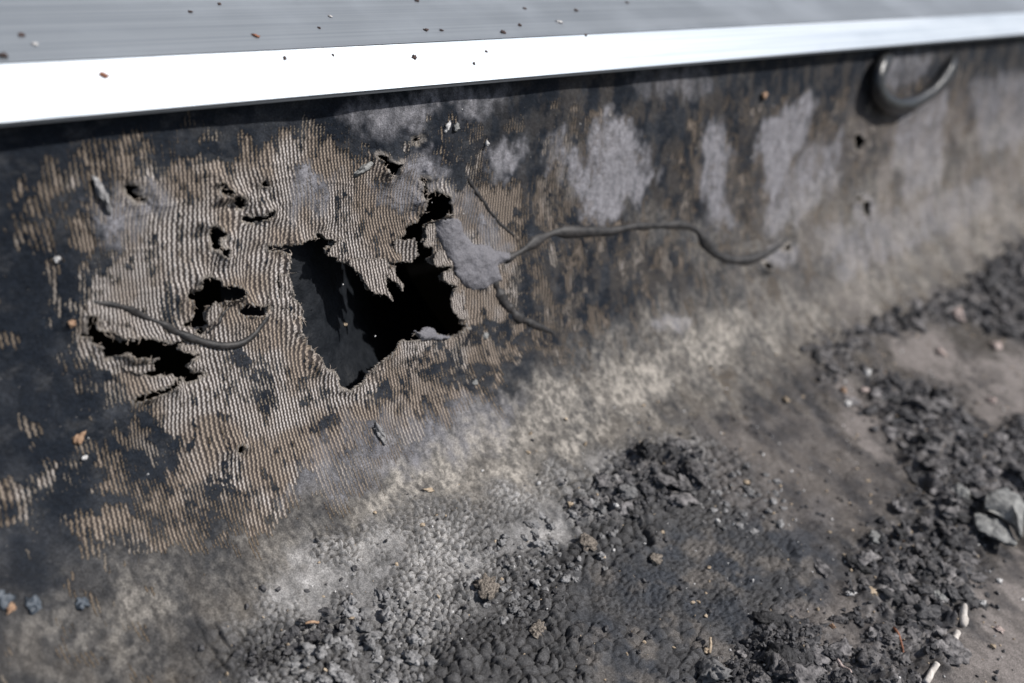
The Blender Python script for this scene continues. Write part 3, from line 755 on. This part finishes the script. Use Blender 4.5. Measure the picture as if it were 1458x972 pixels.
def torn_flap(poly_px, root_px, curl, twist=0.0, step=0.00024):
    """a tongue of the knit sheet left standing at a tear, curling away from the line root_px"""
    poly = ats(poly_px); r0, r1 = ats(root_px); s0, t0 = poly.min(0) - 0.0006; s1, t1 = poly.max(0) + 0.0006
    ns, nt = int((s1 - s0) / step) + 2, int((t1 - t0) / step) + 2
    A, B = np.meshgrid(np.linspace(s0, s1, ns), np.linspace(t0, t1, nt)); x, y = A * mm, B * mm
    d = sdf(poly, x + (fbm(x / 0.6, y / 0.6, 16, 2) - 0.5) * 0.9, y + (fbm(x / 0.6, y / 0.6, 17, 2) - 0.5) * 0.9)
    e = (r1 - r0) / np.linalg.norm(r1 - r0); c = poly.mean(0)
    side = np.sign(e[0] * (c[1] - r0[1]) - e[1] * (c[0] - r0[0]))
    w = np.clip(side * (e[0] * (B - r0[1]) - e[1] * (A - r0[0])) * mm, 0, 99)      # mm away from the root line
    along = ((A - r0[0]) * e[0] + (B - r0[1]) * e[1]) * mm
    L = w.max() + 1e-6
    rootz = np.mean([(surf(*q)[0] - np.array([q[0], *prof(q[1])])) @ surf(*q)[1] for q in (r0, r1)])
    h = curl * (w / L) ** 1.7 + twist * along * (w / L) + (fbm(x / 2.2, y / 2.2, 18, 2) - 0.5) * 0.8
    a_, b_ = prof_normal(B); yb, zb = prof(B); NN = np.stack([0 * A, a_, b_], -1)
    top = np.stack([A, yb, zb], -1) + NN * (rootz + (h + 0.12) / mm)[..., None]
    idx = np.arange(ns * nt).reshape(nt, ns)
    q = np.stack([idx[:-1, :-1], idx[1:, :-1], idx[1:, 1:], idx[:-1, 1:]], -1).reshape(-1, 4)
    q = q[(d.ravel()[q] > 0).all(1)]
    if len(q) == 0: return
    used = np.unique(q); rm = np.full(ns * nt, -1); rm[used] = np.arange(len(used)); q = rm[q]; n = len(used)
    V = top.reshape(-1, 3)[used]; V = np.vstack([V, V - NN.reshape(-1, 3)[used] * 0.0006])
    ed = np.concatenate([q[:, [0, 1]], q[:, [1, 2]], q[:, [2, 3]], q[:, [3, 0]]]); key = np.sort(ed, 1); key = key[:, 0] * n + key[:, 1]
    _, inv, cnt = np.unique(key, return_inverse=True, return_counts=True); be = ed[cnt[inv] == 1]
    q = np.vstack([q, q[:, ::-1] + n, np.stack([be[:, 1], be[:, 0], be[:, 0] + n, be[:, 1] + n], -1)])
    me = mesh_np('torn_flap', V, q, MAT_SHEET)
    I = np.clip(np.searchsorted(S, A), 0, NS - 1).ravel()[used]; J = np.clip(np.searchsorted(T, B), 0, NT - 1).ravel()[used]
    dd_ = np.clip(d.ravel()[used], 0, 3)
    for nm_, arr in (('show_knit', 0.62 + 0.36 * sstep(0.2, 1.2, dd_)), ('tone', np.full(n, 0.58))):
        at_ = me.attributes.new(nm_, 'FLOAT', 'POINT'); at_.data.foreach_set('value', np.tile(arr, 2).astype(np.float32))
    at_ = me.attributes.new('knit', 'FLOAT_VECTOR', 'POINT')
    at_.data.foreach_set('vector', np.tile(np.stack([x.ravel()[used] / 1.13 + along.ravel()[used] * 0.05, y.ravel()[used] / 0.78, 0 * dd_], -1), (2, 1)).astype(np.float32).ravel())
    at_ = me.attributes.new('tint', 'FLOAT_COLOR', 'POINT')
    at_.data.foreach_set('color', np.tile(np.array([0.19, 0.172, 0.156, 1.0]), (2 * n, 1)).astype(np.float32).ravel())
    link(bpy.data.objects.new('torn_flap', me), sheet)
torn_flap([(488,366),(552,366),(556,384),(544,392),(543,404),(549,427),(536,417),(524,416),(512,404),(508,390),(494,378)], [(486,368),(556,368)], 4.5)
torn_flap([(540,378),(560,376),(561,392),(570,404),(567,416),(561,402),(548,396)], [(540,378),(562,377)], 3.5, -0.2)
torn_flap([(556,340),(582,336),(585,362),(579,372),(560,372)], [(556,340),(560,372)], 2.8)
torn_flap([(618,318),(606,318),(600,327),(602,336),(592,346),(604,352),(622,350)], [(620,316),(624,350)], 4.0)
torn_flap([(626,352),(612,356),(602,367),(610,378),(630,380)], [(628,350),(632,380)], 4.5)
torn_flap([(640,382),(622,386),(620,396),(632,403),(648,406)], [(642,380),(650,406)], 4.0)
torn_flap([(660,412),(640,410),(634,424),(636,442),(650,454),(668,456)], [(660,410),(670,456)], 3.5)
torn_flap([(160,510),(178,498),(190,506),(204,507),(222,507),(214,516),(219,525),(200,533),(176,528)], [(158,512),(202,536)], 3.2)
torn_flap([(140,466),(152,468),(172,482),(190,482),(186,468),(160,456),(140,452)], [(138,452),(192,470)], 2.2)
torn_flap([(246,488),(252,500),(280,503),(282,490)], [(282,488),(284,506)], 2.5)
torn_flap([(452,330),(464,340),(480,344),(470,352),(460,364),(478,366),(492,360),(490,340),(470,328)], [(466,328),(494,362)], 3.2)
torn_flap([(300,424),(288,436),(282,450),(290,462),(302,452),(312,436)], [(312,424),(302,460)], 2.5)
torn_flap([(394,388),(411,390),(416,424),(429,440),(424,466),(408,462),(396,424)], [(394,388),(408,466)], 1.6)
# ------------------------------------------------------------------ lumps
def lump_mesh(name, seed, sub=2, rough=0.35, freq=1.6, flat=1.0):
    bm = bmesh.new(); bmesh.ops.create_icosphere(bm, subdivisions=sub, radius=1.0)
    r = random.Random(seed); o = Vector((r.uniform(-50, 50), r.uniform(-50, 50), r.uniform(-50, 50)))
    from mathutils import noise as mn
    cuts = [(Vector((r.uniform(-1, 1), r.uniform(-1, 1), r.uniform(-1, 1))).normalized(), r.uniform(0.55, 0.9)) for _ in range(5)]
    for v in bm.verts:
        d = v.co.normalized(); k = 1 + rough * mn.fractal(d * freq + o, 0.8, 2.0, 4) * 1.4
        p = d * k
        for c, h in cuts:
            e = p.dot(c) - h
            if e > 0: p -= c * e * 0.85
        p.z *= flat; v.co = p
    me = bpy.data.meshes.new(name); bm.to_mesh(me); bm.free()
    for p in me.polygons: p.use_smooth = True
    me.materials.append(MAT_BIT)
    return me
LUMPS = [lump_mesh('lump', 100 + i, 3, 0.75, random.uniform(1.6, 2.6), random.uniform(0.55, 0.95)) for i in range(16)]
BIGL = [lump_mesh('clod', 200 + i, 4, 0.42, 2.2, 0.8) for i in range(6)]
FLAKES = [lump_mesh('flake', 300 + i, 3, 0.75, 1.7, random.uniform(0.25, 0.4)) for i in range(10)]
def place(me, name, px, py, r_px, mat, sc=(1, 1, 1), rot=None, sink=0.25, parent=None, st=None, r_m=None):
    s, t = st if st is not None else at(px, py)
    p, nn = surf(s, t)
    r = r_m if r_m is not None else r_px * mpp(px, py)
    o = bpy.data.objects.new(name, me)
    q = Vector(nn).to_track_quat('Z', 'Y').to_matrix().to_4x4()
    a = random.uniform(0, 6.28) if rot is None else rot
    zmax = max(v.co.z for v in me.vertices) if 'zm' not in me else me['zm']
    me['zm'] = zmax
    o.matrix_world = Matrix.Translation(Vector(p) + Vector(nn) * r * sc[2] * zmax * (1 - 2 * sink) ) @ q @ Matrix.Rotation(a, 4, 'Z') @ Matrix.Diagonal((r * sc[0], r * sc[1], r * sc[2], 1))
    link(o, parent)
    o.material_slots[0].link = 'OBJECT'; o.material_slots[0].material = mat
    return o
def thing(me, name, px, py, r, mat, label, cat, **k):
    return tag(place(me, name, px, py, r, mat, **k), label, cat)

# --- clods and stones that stand out
thing(BIGL[0], 'brown_clod', 689, 846, 17, MAT_CLOD, 'brown gritty clod with pale grains alone on the cracked grey crust', 'clod', sink=0.12)
thing(BIGL[1], 'brown_clod', 833, 778, 13, MAT_CLOD, 'round brown gritty clod just below the dark heap in the crust', 'clod', sink=0.15)
thing(BIGL[2], 'brown_clod', 931, 800, 9, MAT_CLOD, 'small brown clod beside the slit in the crust, right of the round clod', 'clod', sink=0.15)
thing(BIGL[3], 'brown_clod', 766, 904, 14, MAT_CLOD, 'flat brown gritty clod nearest the bottom edge of the picture', 'clod', sc=(1.2, 0.8, 0.6))
thing(BIGL[4], 'black_clod', 906, 655, 13, MAT_BIT, 'smooth round black clod at the top of the central dark heap', 'clod', sink=0.2)
thing(BIGL[5], 'grey_clod', 886, 715, 12, MAT_GRAN, 'grey rounded clod on the left flank of the central dark heap', 'clod')
thing(BIGL[0], 'grey_clod', 1012, 905 + 60, 22, MAT_GRAN, 'grey clod cut by the bottom edge, left of the near black crumbs', 'clod', rot=2.0)
thing(BIGL[3], 'pale_clod', 1362, 705, 13, MAT_SLAB, 'pale rounded clod just above the broken grey slab', 'clod', rot=1.0)
thing(LUMPS[0], 'pebble', 1275, 771, 8, MAT_ORANGE, 'orange pebble in the black crumbs beside a pale flat chip', 'pebble')
thing(LUMPS[1], 'pebble', 1358, 452, 11, MAT_PINK, 'large pinkish pebble in the far black crumbs', 'pebble')
thing(LUMPS[2], 'pebble', 1230, 537, 6, MAT_WHITE, 'round white pebble on the sediment beside far black crumbs', 'pebble')
thing(LUMPS[3], 'pebble', 1228, 560, 5, MAT_PINK, 'small pinkish pebble just below the round white pebble', 'pebble')
thing(LUMPS[4], 'pebble', 1198, 558, 5, MAT_ORANGE, 'small orange pebble on sediment left of the pinkish one', 'pebble')
thing(LUMPS[5], 'pebble', 1204, 578, 5.5, MAT_WHITE, 'small white pebble at the dark rim of the sediment strip', 'pebble')
thing(LUMPS[6], 'pebble', 1118, 571, 4.5, MAT_STRAW, 'lone yellow grain on the dusty band above the grey crust', 'pebble')
thing(LUMPS[7], 'pebble', 1340, 504, 6, MAT_PINK, 'pale pebble on the upper tan sediment patch', 'pebble')
thing(LUMPS[8], 'pebble', 1415, 497, 7, MAT_PINK, 'pale pebble at the far right among black crumbs', 'pebble')
thing(LUMPS[9], 'pebble', 1413, 572, 6, MAT_PINK, 'pinkish pebble near the right edge below the sediment', 'pebble')
thing(LUMPS[10], 'pebble', 1236, 849, 7, MAT_STRAW, 'tan pebble right of the bright white chip', 'pebble')
thing(LUMPS[11], 'pebble', 1058, 695, 4.5, MAT_STRAW, 'yellowish grain right of the central heap', 'pebble')
thing(LUMPS[12], 'pebble', 1020, 744, 3.5, MAT_WHITE, 'tiny white grain below the yellowish grain', 'pebble')
thing(LUMPS[13], 'pebble', 1003, 930, 4.5, MAT_STRAW, 'pale round grain at the foot of the short upright straw', 'pebble')
thing(LUMPS[2], 'pebble', 1182, 898, 4.5, MAT_ORANGE, 'small orange grain above the near black crumbs', 'pebble')
thing(LUMPS[3], 'pebble', 806, 724, 3.8, MAT_STRAW, 'golden grain on the crust left of the central heap', 'pebble')
thing(LUMPS[4], 'pebble', 868, 733, 3.8, MAT_WHITE, 'white grain at the left foot of the central heap', 'pebble')
thing(LUMPS[5], 'pebble', 15, 865, 7, MAT_ORANGE, 'orange pebble between two blue grey chips at the left edge', 'pebble')
thing(LUMPS[6], 'pebble', 1424, 825, 4, MAT_WHITE, 'white grain on the pale sediment right of the bleached sticks', 'pebble')
thing(LUMPS[7], 'pebble', 1421, 896, 5, MAT_PINK, 'pale oval grain on sediment beside the bleached sticks', 'pebble')
thing(LUMPS[8], 'pebble', 1414, 921, 4, MAT_STRAW, 'cream grain on sediment below the pale oval grain', 'pebble')
thing(LUMPS[9], 'pebble', 1400, 859, 5, MAT_WHITE, 'whitish grain at the top corner of the near sediment', 'pebble')
thing(LUMPS[10], 'pebble', 1086, 136, 5.5, MAT_ORANGE, 'small orange stone stuck on the dark rubber under the trim', 'pebble', sink=0.1)
thing(LUMPS[11], 'pebble', 79, 367, 4.5, MAT_WHITE, 'white grain stuck on the dark rubber left of the worn knit', 'pebble', sink=0.1)
thing(LUMPS[12], 'pebble', 119, 651, 4, MAT_WHITE, 'white grain stuck on the worn knit below the orange flake', 'pebble', sink=0.1)
thing(LUMPS[13], 'pebble', 692, 204, 3.6, MAT_WHITE, 'white oval grain stuck on the rubber near the upper knit patches', 'pebble', sink=0.1)
thing(LUMPS[1], 'pebble', 539, 941, 5, MAT_WHITE, 'bright white grain in the granules at the bottom edge', 'pebble')
thing(LUMPS[0], 'pebble', 498, 935, 4, MAT_PINK, 'pinkish grain in the granules beside the long crack', 'pebble')
# --- flat chips and flakes
thing(FLAKES[0], 'chip', 1240, 774, 13, MAT_SLAB, 'pale flat chip beside the orange pebble', 'chip', sc=(1.2, 0.7, 1), rot=0.4)
thing(FLAKES[1], 'chip', 1211, 848, 8, MAT_WHITE, 'bright white chip lying above the near black crumbs', 'chip', sc=(1.2, 0.6, 1))
thing(FLAKES[2], 'chip', 48, 860, 11, MAT_BLUE, 'blue grey chip right of the orange pebble at the left edge', 'chip')
thing(FLAKES[3], 'chip', 3, 852, 11, MAT_BLUE, 'blue grey chip cut by the left edge above the orange pebble', 'chip')
thing(FLAKES[4], 'chip', 117, 857, 9, MAT_BLUE, 'dim blue grey chip further right on the dusty foot', 'chip')
thing(FLAKES[5], 'flake', 633, 180, 6.5, MAT_WHITE, 'bright whitish flake stuck on the rubber under the trim', 'flake', sc=(1.2, 0.7, 1.2), sink=0.05)
thing(FLAKES[0], 'flake', 645, 181, 7, MAT_SLAB, 'duller grey flake right beside the bright whitish one', 'flake', sc=(1, 0.8, 1.2), sink=0.05)
thing(FLAKES[1], 'flake', 521, 240, 11, MAT_SLAB, 'narrow grey flake standing on the rubber left of the small upper tear', 'flake', sc=(1.4, 0.45, 1.6), sink=0.05)
thing(FLAKES[2], 'flake', 538, 616, 11, MAT_GRAN, 'grey flake lying below the knit at the foot of the largest tear', 'flake', sc=(1.3, 0.6, 1.2))
thing(FLAKES[3], 'flake', 109, 623, 8, MAT_ORANGE, 'orange brown flake on the dark rubber above the lower left knit', 'flake', sc=(1.2, 0.7, 1), sink=0.1)
thing(FLAKES[4], 'flake', 99, 458, 5.5, MAT_ORANGE, 'tiny orange flake left of the leftmost tear', 'flake', sink=0.1)
thing(FLAKES[5], 'flake', 143, 276, 20, MAT_GRAN, 'curled grey film flake on the upper left knit beside a small tear', 'flake', sc=(1.3, 0.35, 0.8), rot=1.9, sink=0.05)
thing(FLAKES[0], 'flake', 672, 545, 5, MAT_SLAB, 'tiny grey flake on the knit right of the torn lower edge', 'flake', sink=0.1)
thing(FLAKES[1], 'flake', 690, 478, 5, MAT_SLAB, 'tiny pale flake on dark rubber below the short strand', 'flake', sink=0.1)
thing(FLAKES[2], 'flake', 1330, 900 - 40, 9, MAT_SLAB, 'pale flat flake at the rim of the black crumbs above the bleached sticks', 'flake')
thing(FLAKES[3], 'flake', 608, 700, 5, MAT_STRAW, 'tiny cream flake on the dusty band', 'flake', sc=(1.6, 0.5, 1))
# --- broken slab at the right
slab = empty('broken_slab', surfp(1412, 770)[0])
tag(slab, 'pale grey broken slab of bitumen scale propped up near the right edge', 'slab')
def slab_piece(name, outline, thick, lift0, lift1, bend):
    """a plate over an outline in photo pixels, lifted off the crumbs and bent"""
    c = np.mean(outline, axis=0); V = []; nr = 7; m = len(outline)
    oc = resample(list(outline) + [outline[0]], 40)[:-1]
    for lay in (1, 0):
        for k in range(nr + 1):
            for (x, y) in oc:
                f = k / nr; X, Y = c[0] + (x - c[0]) * f, c[1] + (y - c[1]) * f
                s, t = at(X, Y); w = np.clip((Y - oc[:, 1].min()) / np.ptp(oc[:, 1]), 0, 1)
                yb, zb = prof(t); a, b = prof_normal(np.array([t]))
                hgt = lift0 * (1 - w) + lift1 * w + bend * (1 - f * f) + (fbm(np.array(X / 9.0), np.array(Y / 9.0), 7, 3) - 0.5) * 2.2 + (thick * (1 - 0.5 * f ** 4) if lay else 0)
                V.append((s, yb + a[0] * hgt / mm, zb + b[0] * hgt / mm))
    n = 40; q = []
    L = (nr + 1) * n
    for k in range(nr):
        for i in range(n):
            j = (i + 1) % n
            q.append([k * n + i, (k + 1) * n + i, (k + 1) * n + j, k * n + j])
            q.append([L + k * n + j, L + (k + 1) * n + j, L + (k + 1) * n + i, L + k * n + i])
    for i in range(n):
        j = (i + 1) % n; q.append([nr * n + i, L + nr * n + i, L + nr * n + j, nr * n + j])
    o = link(bpy.data.objects.new(name, mesh_np(name, np.array(V), np.array(q), MAT_SLAB)), slab)
    o.matrix_parent_inverse = Matrix.Translation(-Vector(slab.location)); return o
slab_piece('upper_plate', [(1395,718),(1425,712),(1448,735),(1446,755),(1440,790),(1430,765),(1408,745),(1392,740)], 2.0, 5.0, 6.0, 2.0)
slab_piece('lower_plate', [(1382,735),(1400,742),(1426,752),(1432,772),(1438,792),(1418,785),(1398,774),(1385,765)], 1.6, 2.0, 4.2, 0.6)
# --- sticks and straws: tapered, slightly bent
def stick(name, path, mat, label, cat, lift=0.9, n=14):
    o = strand(name, path, label, cat, lift=lift, n=n, mat=mat, flat=1.0); return o
stick('bleached_stick', [(1367,868,1.5),(1367,878,5),(1369,888,6.5),(1368,895,4)], MAT_BONE, 'short drop shaped bleached stick, uppermost at the sediment edge', 'stick')
stick('bleached_stick', [(1361,904,4.2),(1356,915,4.8),(1351,926,4.8),(1346,937,4.2)], MAT_BONE, 'straight bleached stick in the middle of the three at the sediment edge', 'stick')
stick('bleached_stick', [(1331,950,4.0),(1324,961,4.6),(1316,975,4.6)], MAT_BONE, 'bleached stick cut by the bottom edge of the picture', 'stick')
stick('straw', [(1007,917,1.8,1.8),(1008,925,2.2,1.0),(1008,934,2.2,0.2)], MAT_STRAW, 'short upright tan straw near the bottom edge beside a pale grain', 'straw')
stick('twig', [(1270,898,1.8),(1276,912,2.0),(1282,930,1.6),(1286,948,1.0)], MAT_RUST, 'red brown twig among the near black crumbs', 'twig')
stick('straw', [(432,893,1.6,3.4),(441,891,2.2,3.6),(452,890,1.8,3.4)], MAT_ORANGE, 'orange straw lying across the long crack at the bottom', 'straw')
stick('straw', [(1186,950,2.0),(1192,958,2.6),(1199,965,2.0),(1204,972,1.6)], MAT_PINK, 'pale pinkish straw at the bottom edge right of the near crumbs', 'straw')
stick('straw', [(1122,880,1.5),(1132,887,2.0),(1145,894,1.5)], MAT_STRAW, 'faint tan straw lying above the near black crumbs', 'straw')

# ------------------------------------------------------------------ loose crumbs
def scatter(poly_px, n, rmin, rmax, power=2.2, loose=1.5):
    poly = ats(poly_px); lo, hi = poly.min(0), poly.max(0)
    q = lo + (hi - lo) * rng.random((n * 6, 2))
    d = sdf(poly, q[:, 0] * mm, q[:, 1] * mm) + rng.normal(0, loose, len(q))
    q = q[d > 0][:n]
    return [(a, b, rmin + (rmax - rmin) * rng.random() ** power) for a, b in q]
def depth_of(s, t):
    y, z = prof(t); px, py, d = project(np.array([s, y, z])); return px, py, d
small = []
def crumbs(polys, counts, rmin, rmax, name, marks, cat, group, keep, mats, power=2.2):
    L = []
    for pl, c in zip(polys, counts): L += scatter(pl, c, rmin, rmax, power, 3.5)
    L = [(r / depth_of(s, t)[2], s, t, r) for s, t, r in L if -25 < depth_of(s, t)[0] < 1483 and -20 < depth_of(s, t)[1] < 995]
    L.sort(reverse=True)
    for rank, (_, s, t, r) in enumerate(L[:keep]):
        mat = random.choice(mats); px, py, _d = depth_of(s, t)
        o = place(random.choice(LUMPS if rank % 2 else FLAKES), name, 0, 0, 0, mat, sc=(random.uniform(.8, 1.5), random.uniform(.6, 1.1), random.uniform(.45, .9)), st=(s, t), r_m=r, sink=random.uniform(0.25, 0.46))
        near_by = min(marks, key=lambda m: math.hypot(m[0] - px, m[1] - py))[2]
        tag(o, '%s %s crumb of bitumen %s' % ('large' if rank < keep * 0.3 else 'small', 'dusty grey' if mat is MAT_DUSTY else 'black', near_by), cat, group)
    small.extend([(s, t, r) for _, s, t, r in L[keep:]])
BM = [MAT_BIT, MAT_BIT, MAT_DUSTY, MAT_DUSTY, MAT_DUSTY]
crumbs([CRUMB[3]], [60], 0.0009, 0.0036, 'bitumen_crumb', [(905, 665, 'around the black clod of the central heap'), (890, 720, 'on the left flank of the central heap'), (985, 680, 'on the right flank of the central heap')], 'crumb', 'crumbs of the central heap', 45, BM)
crumbs([CRUMB[2]], [70], 0.0009, 0.0042, 'bitumen_crumb', [(1060, 960, 'on the left of the near bottom heap'), (1120, 900, 'at the top of the near bottom heap'), (1180, 970, 'on the right of the near bottom heap')], 'crumb', 'crumbs of the near heap at the bottom edge', 50, BM)
crumbs(CRUMB[:2], [420, 820], 0.0005, 0.0040, 'bitumen_crumb', [(1358, 452, 'around the large pinkish pebble'), (1200, 520, 'along the far sediment strip'), (1440, 400, 'at the far right by the wall foot'),
        (1320, 590, 'below the upper tan sediment patch'), (1430, 660, 'above the broken slab'), (1340, 760, 'left of the broken slab'), (1275, 771, 'around the orange pebble'),
        (1290, 850, 'between white chip and bleached sticks'), (1280, 940, 'around the red brown twig'), (1340, 900, 'beside the bleached sticks')], 'crumb', 'crumbs of the loose field at the right', 200, BM, 3.4)
# --- granules broken loose from the crust: pieces of the roof surface
def granules(poly, n, r0, r1):
    for s, t, r in scatter(poly, n, r0, r1, 1.5):
        place(random.choice(LUMPS), 'granule', 0, 0, 0, MAT_GRAN, sc=(random.uniform(.8, 1.3), random.uniform(.8, 1.1), random.uniform(.7, 1.0)), st=(s, t), r_m=r, sink=0.40, parent=roof)
granules([(480,860),(560,850),(620,890),(600,980),(480,985),(350,985),(420,935),(490,905)], 110, 0.0007, 0.0019)
granules([(640,790),(760,740),(850,700),(900,760),(840,830),(740,880),(660,860)], 120, 0.0006, 0.0015)
granules([(960,690),(1060,640),(1120,700),(1100,770),(980,770)], 60, 0.0006, 0.0014)
# --- everything smaller: one mass of grit
def grit(name, items, mat, parent, label):
    bm = bmesh.new(); bmesh.ops.create_icosphere(bm, subdivisions=1, radius=1.0)
    bv = np.array([v.co[:] for v in bm.verts]); bf = np.array([[v.index for v in f.verts] for f in bm.faces]); bm.free()
    V, Fs = [], []
    for i, (s, t, r) in enumerate(items):
        p, nn = surf(s, t)
        q = np.array(Matrix.Rotation(rng.uniform(0, 6.28), 3, Vector(rng.normal(size=3)).normalized()))
        v = bv * (1 + rng.uniform(-0.35, 0.35, (len(bv), 1))) * np.array([1.2, 0.9, 0.7]) @ q.T * r
        V.append(v + p + nn * r * 0.35); Fs.append(bf + i * len(bv))
    o = link(bpy.data.objects.new(name, mesh_np(name, np.vstack(V), np.vstack(Fs), mat, smooth=False)), parent)
    return tag(o, label, kind='stuff')
FOOT = [(300,900),(420,780),(700,640),(1000,520),(1250,430),(1480,330),(1480,1000),(200,1000)]
dark = small + scatter(FOOT, 900, 0.0002, 0.0009, 2.5)
for pl in CRUMB: dark += scatter(pl, 700, 0.0002, 0.0012, 2.0, 5.0)
dark += scatter([(335,950),(375,912),(420,890),(462,876),(492,880),(482,902),(450,922),(410,938),(370,955)], 160, 0.0003, 0.0014, 2)
grit('bitumen_grit', dark, MAT_BIT, None, 'fine black bitumen grit scattered over the roof surface')
grit('pale_grit', scatter(FOOT, 420, 0.00012, 0.0006, 2.5) + scatter([(0,300),(700,150),(1300,120),(1300,300),(700,500),(300,760),(0,800)], 60, 0.00012, 0.0004, 2.5), MAT_WHITE, None, 'fine white grit sprinkled over flashing and roof')
grit('tan_grit', scatter(FOOT, 420, 0.00015, 0.0008, 2.5), MAT_STRAW, None, 'fine tan grit sprinkled over the roof surface')

# ------------------------------------------------------------------ frayed threads along the tears
def fray():
    V, Fs = [], []; base_i = 0
    for h in HOLES_ST[:14]:
        n = len(h); per = 0
        for i in range(n):
            a, b = h[i], h[(i + 1) % n]; L = np.linalg.norm(b - a) * mm
            for _ in range(int(rng.poisson(L * 0.22))):
                w = rng.random(); c = a + (b - a) * w
                d = np.array([b[1] - a[1], -(b[0] - a[0])]); d /= np.linalg.norm(d) + 1e-12
                if sdf(h, np.array((c + d * 0.0006)[0] * mm), np.array((c + d * 0.0006)[1] * mm)) < 0: d = -d
                ln = rng.uniform(0.0003, 0.0013); ang = rng.normal(0, 0.7)
                d = np.array([d[0] * math.cos(ang) - d[1] * math.sin(ang), d[0] * math.sin(ang) + d[1] * math.cos(ang)])
                pts = []; lift = rng.uniform(-0.0008, 0.0012)
                for k in range(5):
                    f = k / 4; q = c - d * 0.0008 + d * (ln + 0.0008) * f + np.array([-d[1], d[0]]) * 0.0004 * math.sin(f * 3 + w * 9)
                    yb, zb = prof(q[1]); p0, nn = surf(*c)
                    hh = (p0 - np.array([c[0], *prof(c[1])])) @ nn
                    pts.append(np.array([q[0], yb, zb]) + nn * (hh + lift * f * f))
                pts = np.array(pts); r = rng.uniform(0.00010, 0.00020)
                for k in range(5):
                    rr = r * (1 - 0.5 * k / 4)
                    for j in range(3):
                        an = j * 2.094
                        V.append(pts[k] + rr * np.array([math.cos(an), 0.5 * math.sin(an), 0.8 * math.sin(an)]))
                for k in range(4):
                    for j in range(3):
                        Fs.append([base_i + k * 3 + j, base_i + k * 3 + (j + 1) % 3, base_i + (k + 1) * 3 + (j + 1) % 3, base_i + (k + 1) * 3 + j])
                base_i += 15
    o = link(bpy.data.objects.new('frayed_threads', mesh_np('frayed_threads', np.array(V), np.array(Fs), MAT_FRAY)), sheet)
    o['kind'] = 'stuff'
fray()
# scraps of film curled over the lower lip of the largest tear
raised('curled_scrap', [(584,470),(592,472),(600,468),(610,465),(619,469),(622,476),(632,477),(642,481),(628,486),(612,484),(598,486),(590,480)], 1.6, None, None, MAT_BLOB, edge=1.4, parent=sheet)

# ------------------------------------------------------------------ specks on the trim
def trim_pt(px, py):
    d = ray(px, py)
    for (a, b) in ((LB, LT), ((LT[0] + 0.0001, LT[1] + 0.0002), UP)):
        n = np.array([0, -(b[1] - a[1]), b[0] - a[0]]); n /= np.linalg.norm(n)
        k = ((np.array([0, a[0], a[1]]) - CAM) @ n) / (d @ n); p = CAM + k * d
        if min(a[0], b[0]) - 1e-4 <= p[1] <= max(a[0], b[0]) + 1e-4: return p, n
    return p, n
def speck(px, py, r, mat, label, cat='speck', group=None, sc=(1, 1, .6)):
    p, n = trim_pt(px, py); d = project(p)[2]
    o = bpy.data.objects.new('dirt_speck', random.choice(LUMPS))
    rr = r * d / F_PX
    o.matrix_world = Matrix.Translation(Vector(p) + Vector(n) * rr * 0.25) @ Vector(n).to_track_quat('Z', 'Y').to_matrix().to_4x4() @ Matrix.Rotation(random.uniform(0, 6.28), 4, 'Z') @ Matrix.Diagonal((rr * sc[0], rr * sc[1], rr * sc[2], 1))
    link(o); o.material_slots[0].link = 'OBJECT'; o.material_slots[0].material = mat
    tag(o, label, cat, group)
speck(148, 108, 5, MAT_RUST, 'reddish speck on the white front of the trim near its left end', sc=(1.4, .8, .6))
speck(5, 79, 6, MAT_SPECK, 'dark blurred speck on the top of the trim at the left edge')
speck(30, 50, 5, MAT_SPECK, 'dark blurred speck on the top of the trim near the upper left corner')
speck(50, 63, 4, MAT_WHITE, 'pale speck on the top of the trim beside two dark specks')
speck(363, 51, 4, MAT_RUST, 'brown speck alone on the top of the trim', sc=(1.5, .8, .6))
speck(470, 23, 3, MAT_WHITE, 'pale speck on the top of the trim near the upper edge')
speck(797, 32, 4, MAT_WHITE, 'white flake on the top of the trim near the middle', sc=(1.5, .7, .6))
speck(590, 82, 3.5, MAT_SPECK, 'grey speck on the white front of the trim above the tears')
for x, y, r in [(607,43,3.5),(628,43,2.5),(716,46,3.5),(593,1,3.5),(740,36,2.5),(747,12,2.5),(271,17,3),(312,6,2.5),(455,40,2.5),(692,73,2),(675,90,2),(405,83,2.5),(474,78,2),(820,15,2.5),(893,4,2.5),(834,50,2)]:
    speck(x, y, r, MAT_SPECK, 'small dark speck among the scattered dirt on the aluminium trim', 'speck', 'dark specks scattered on the trim')
# --- grains resting on the lining inside the tear
for (u, v, r, lab) in ((0.40, 0.66, 0.0007, 'pale grain stuck on the black lining inside the largest tear'),):
    o = bpy.data.objects.new('pebble', LUMPS[3]); o.matrix_world = Matrix.Translation(INNER_PT(u, v, r * 0.5)) @ Matrix.Diagonal((r, r, r, 1))
    link(o); o.material_slots[0].link = 'OBJECT'; o.material_slots[0].material = MAT_STRAW; tag(o, lab, 'pebble')
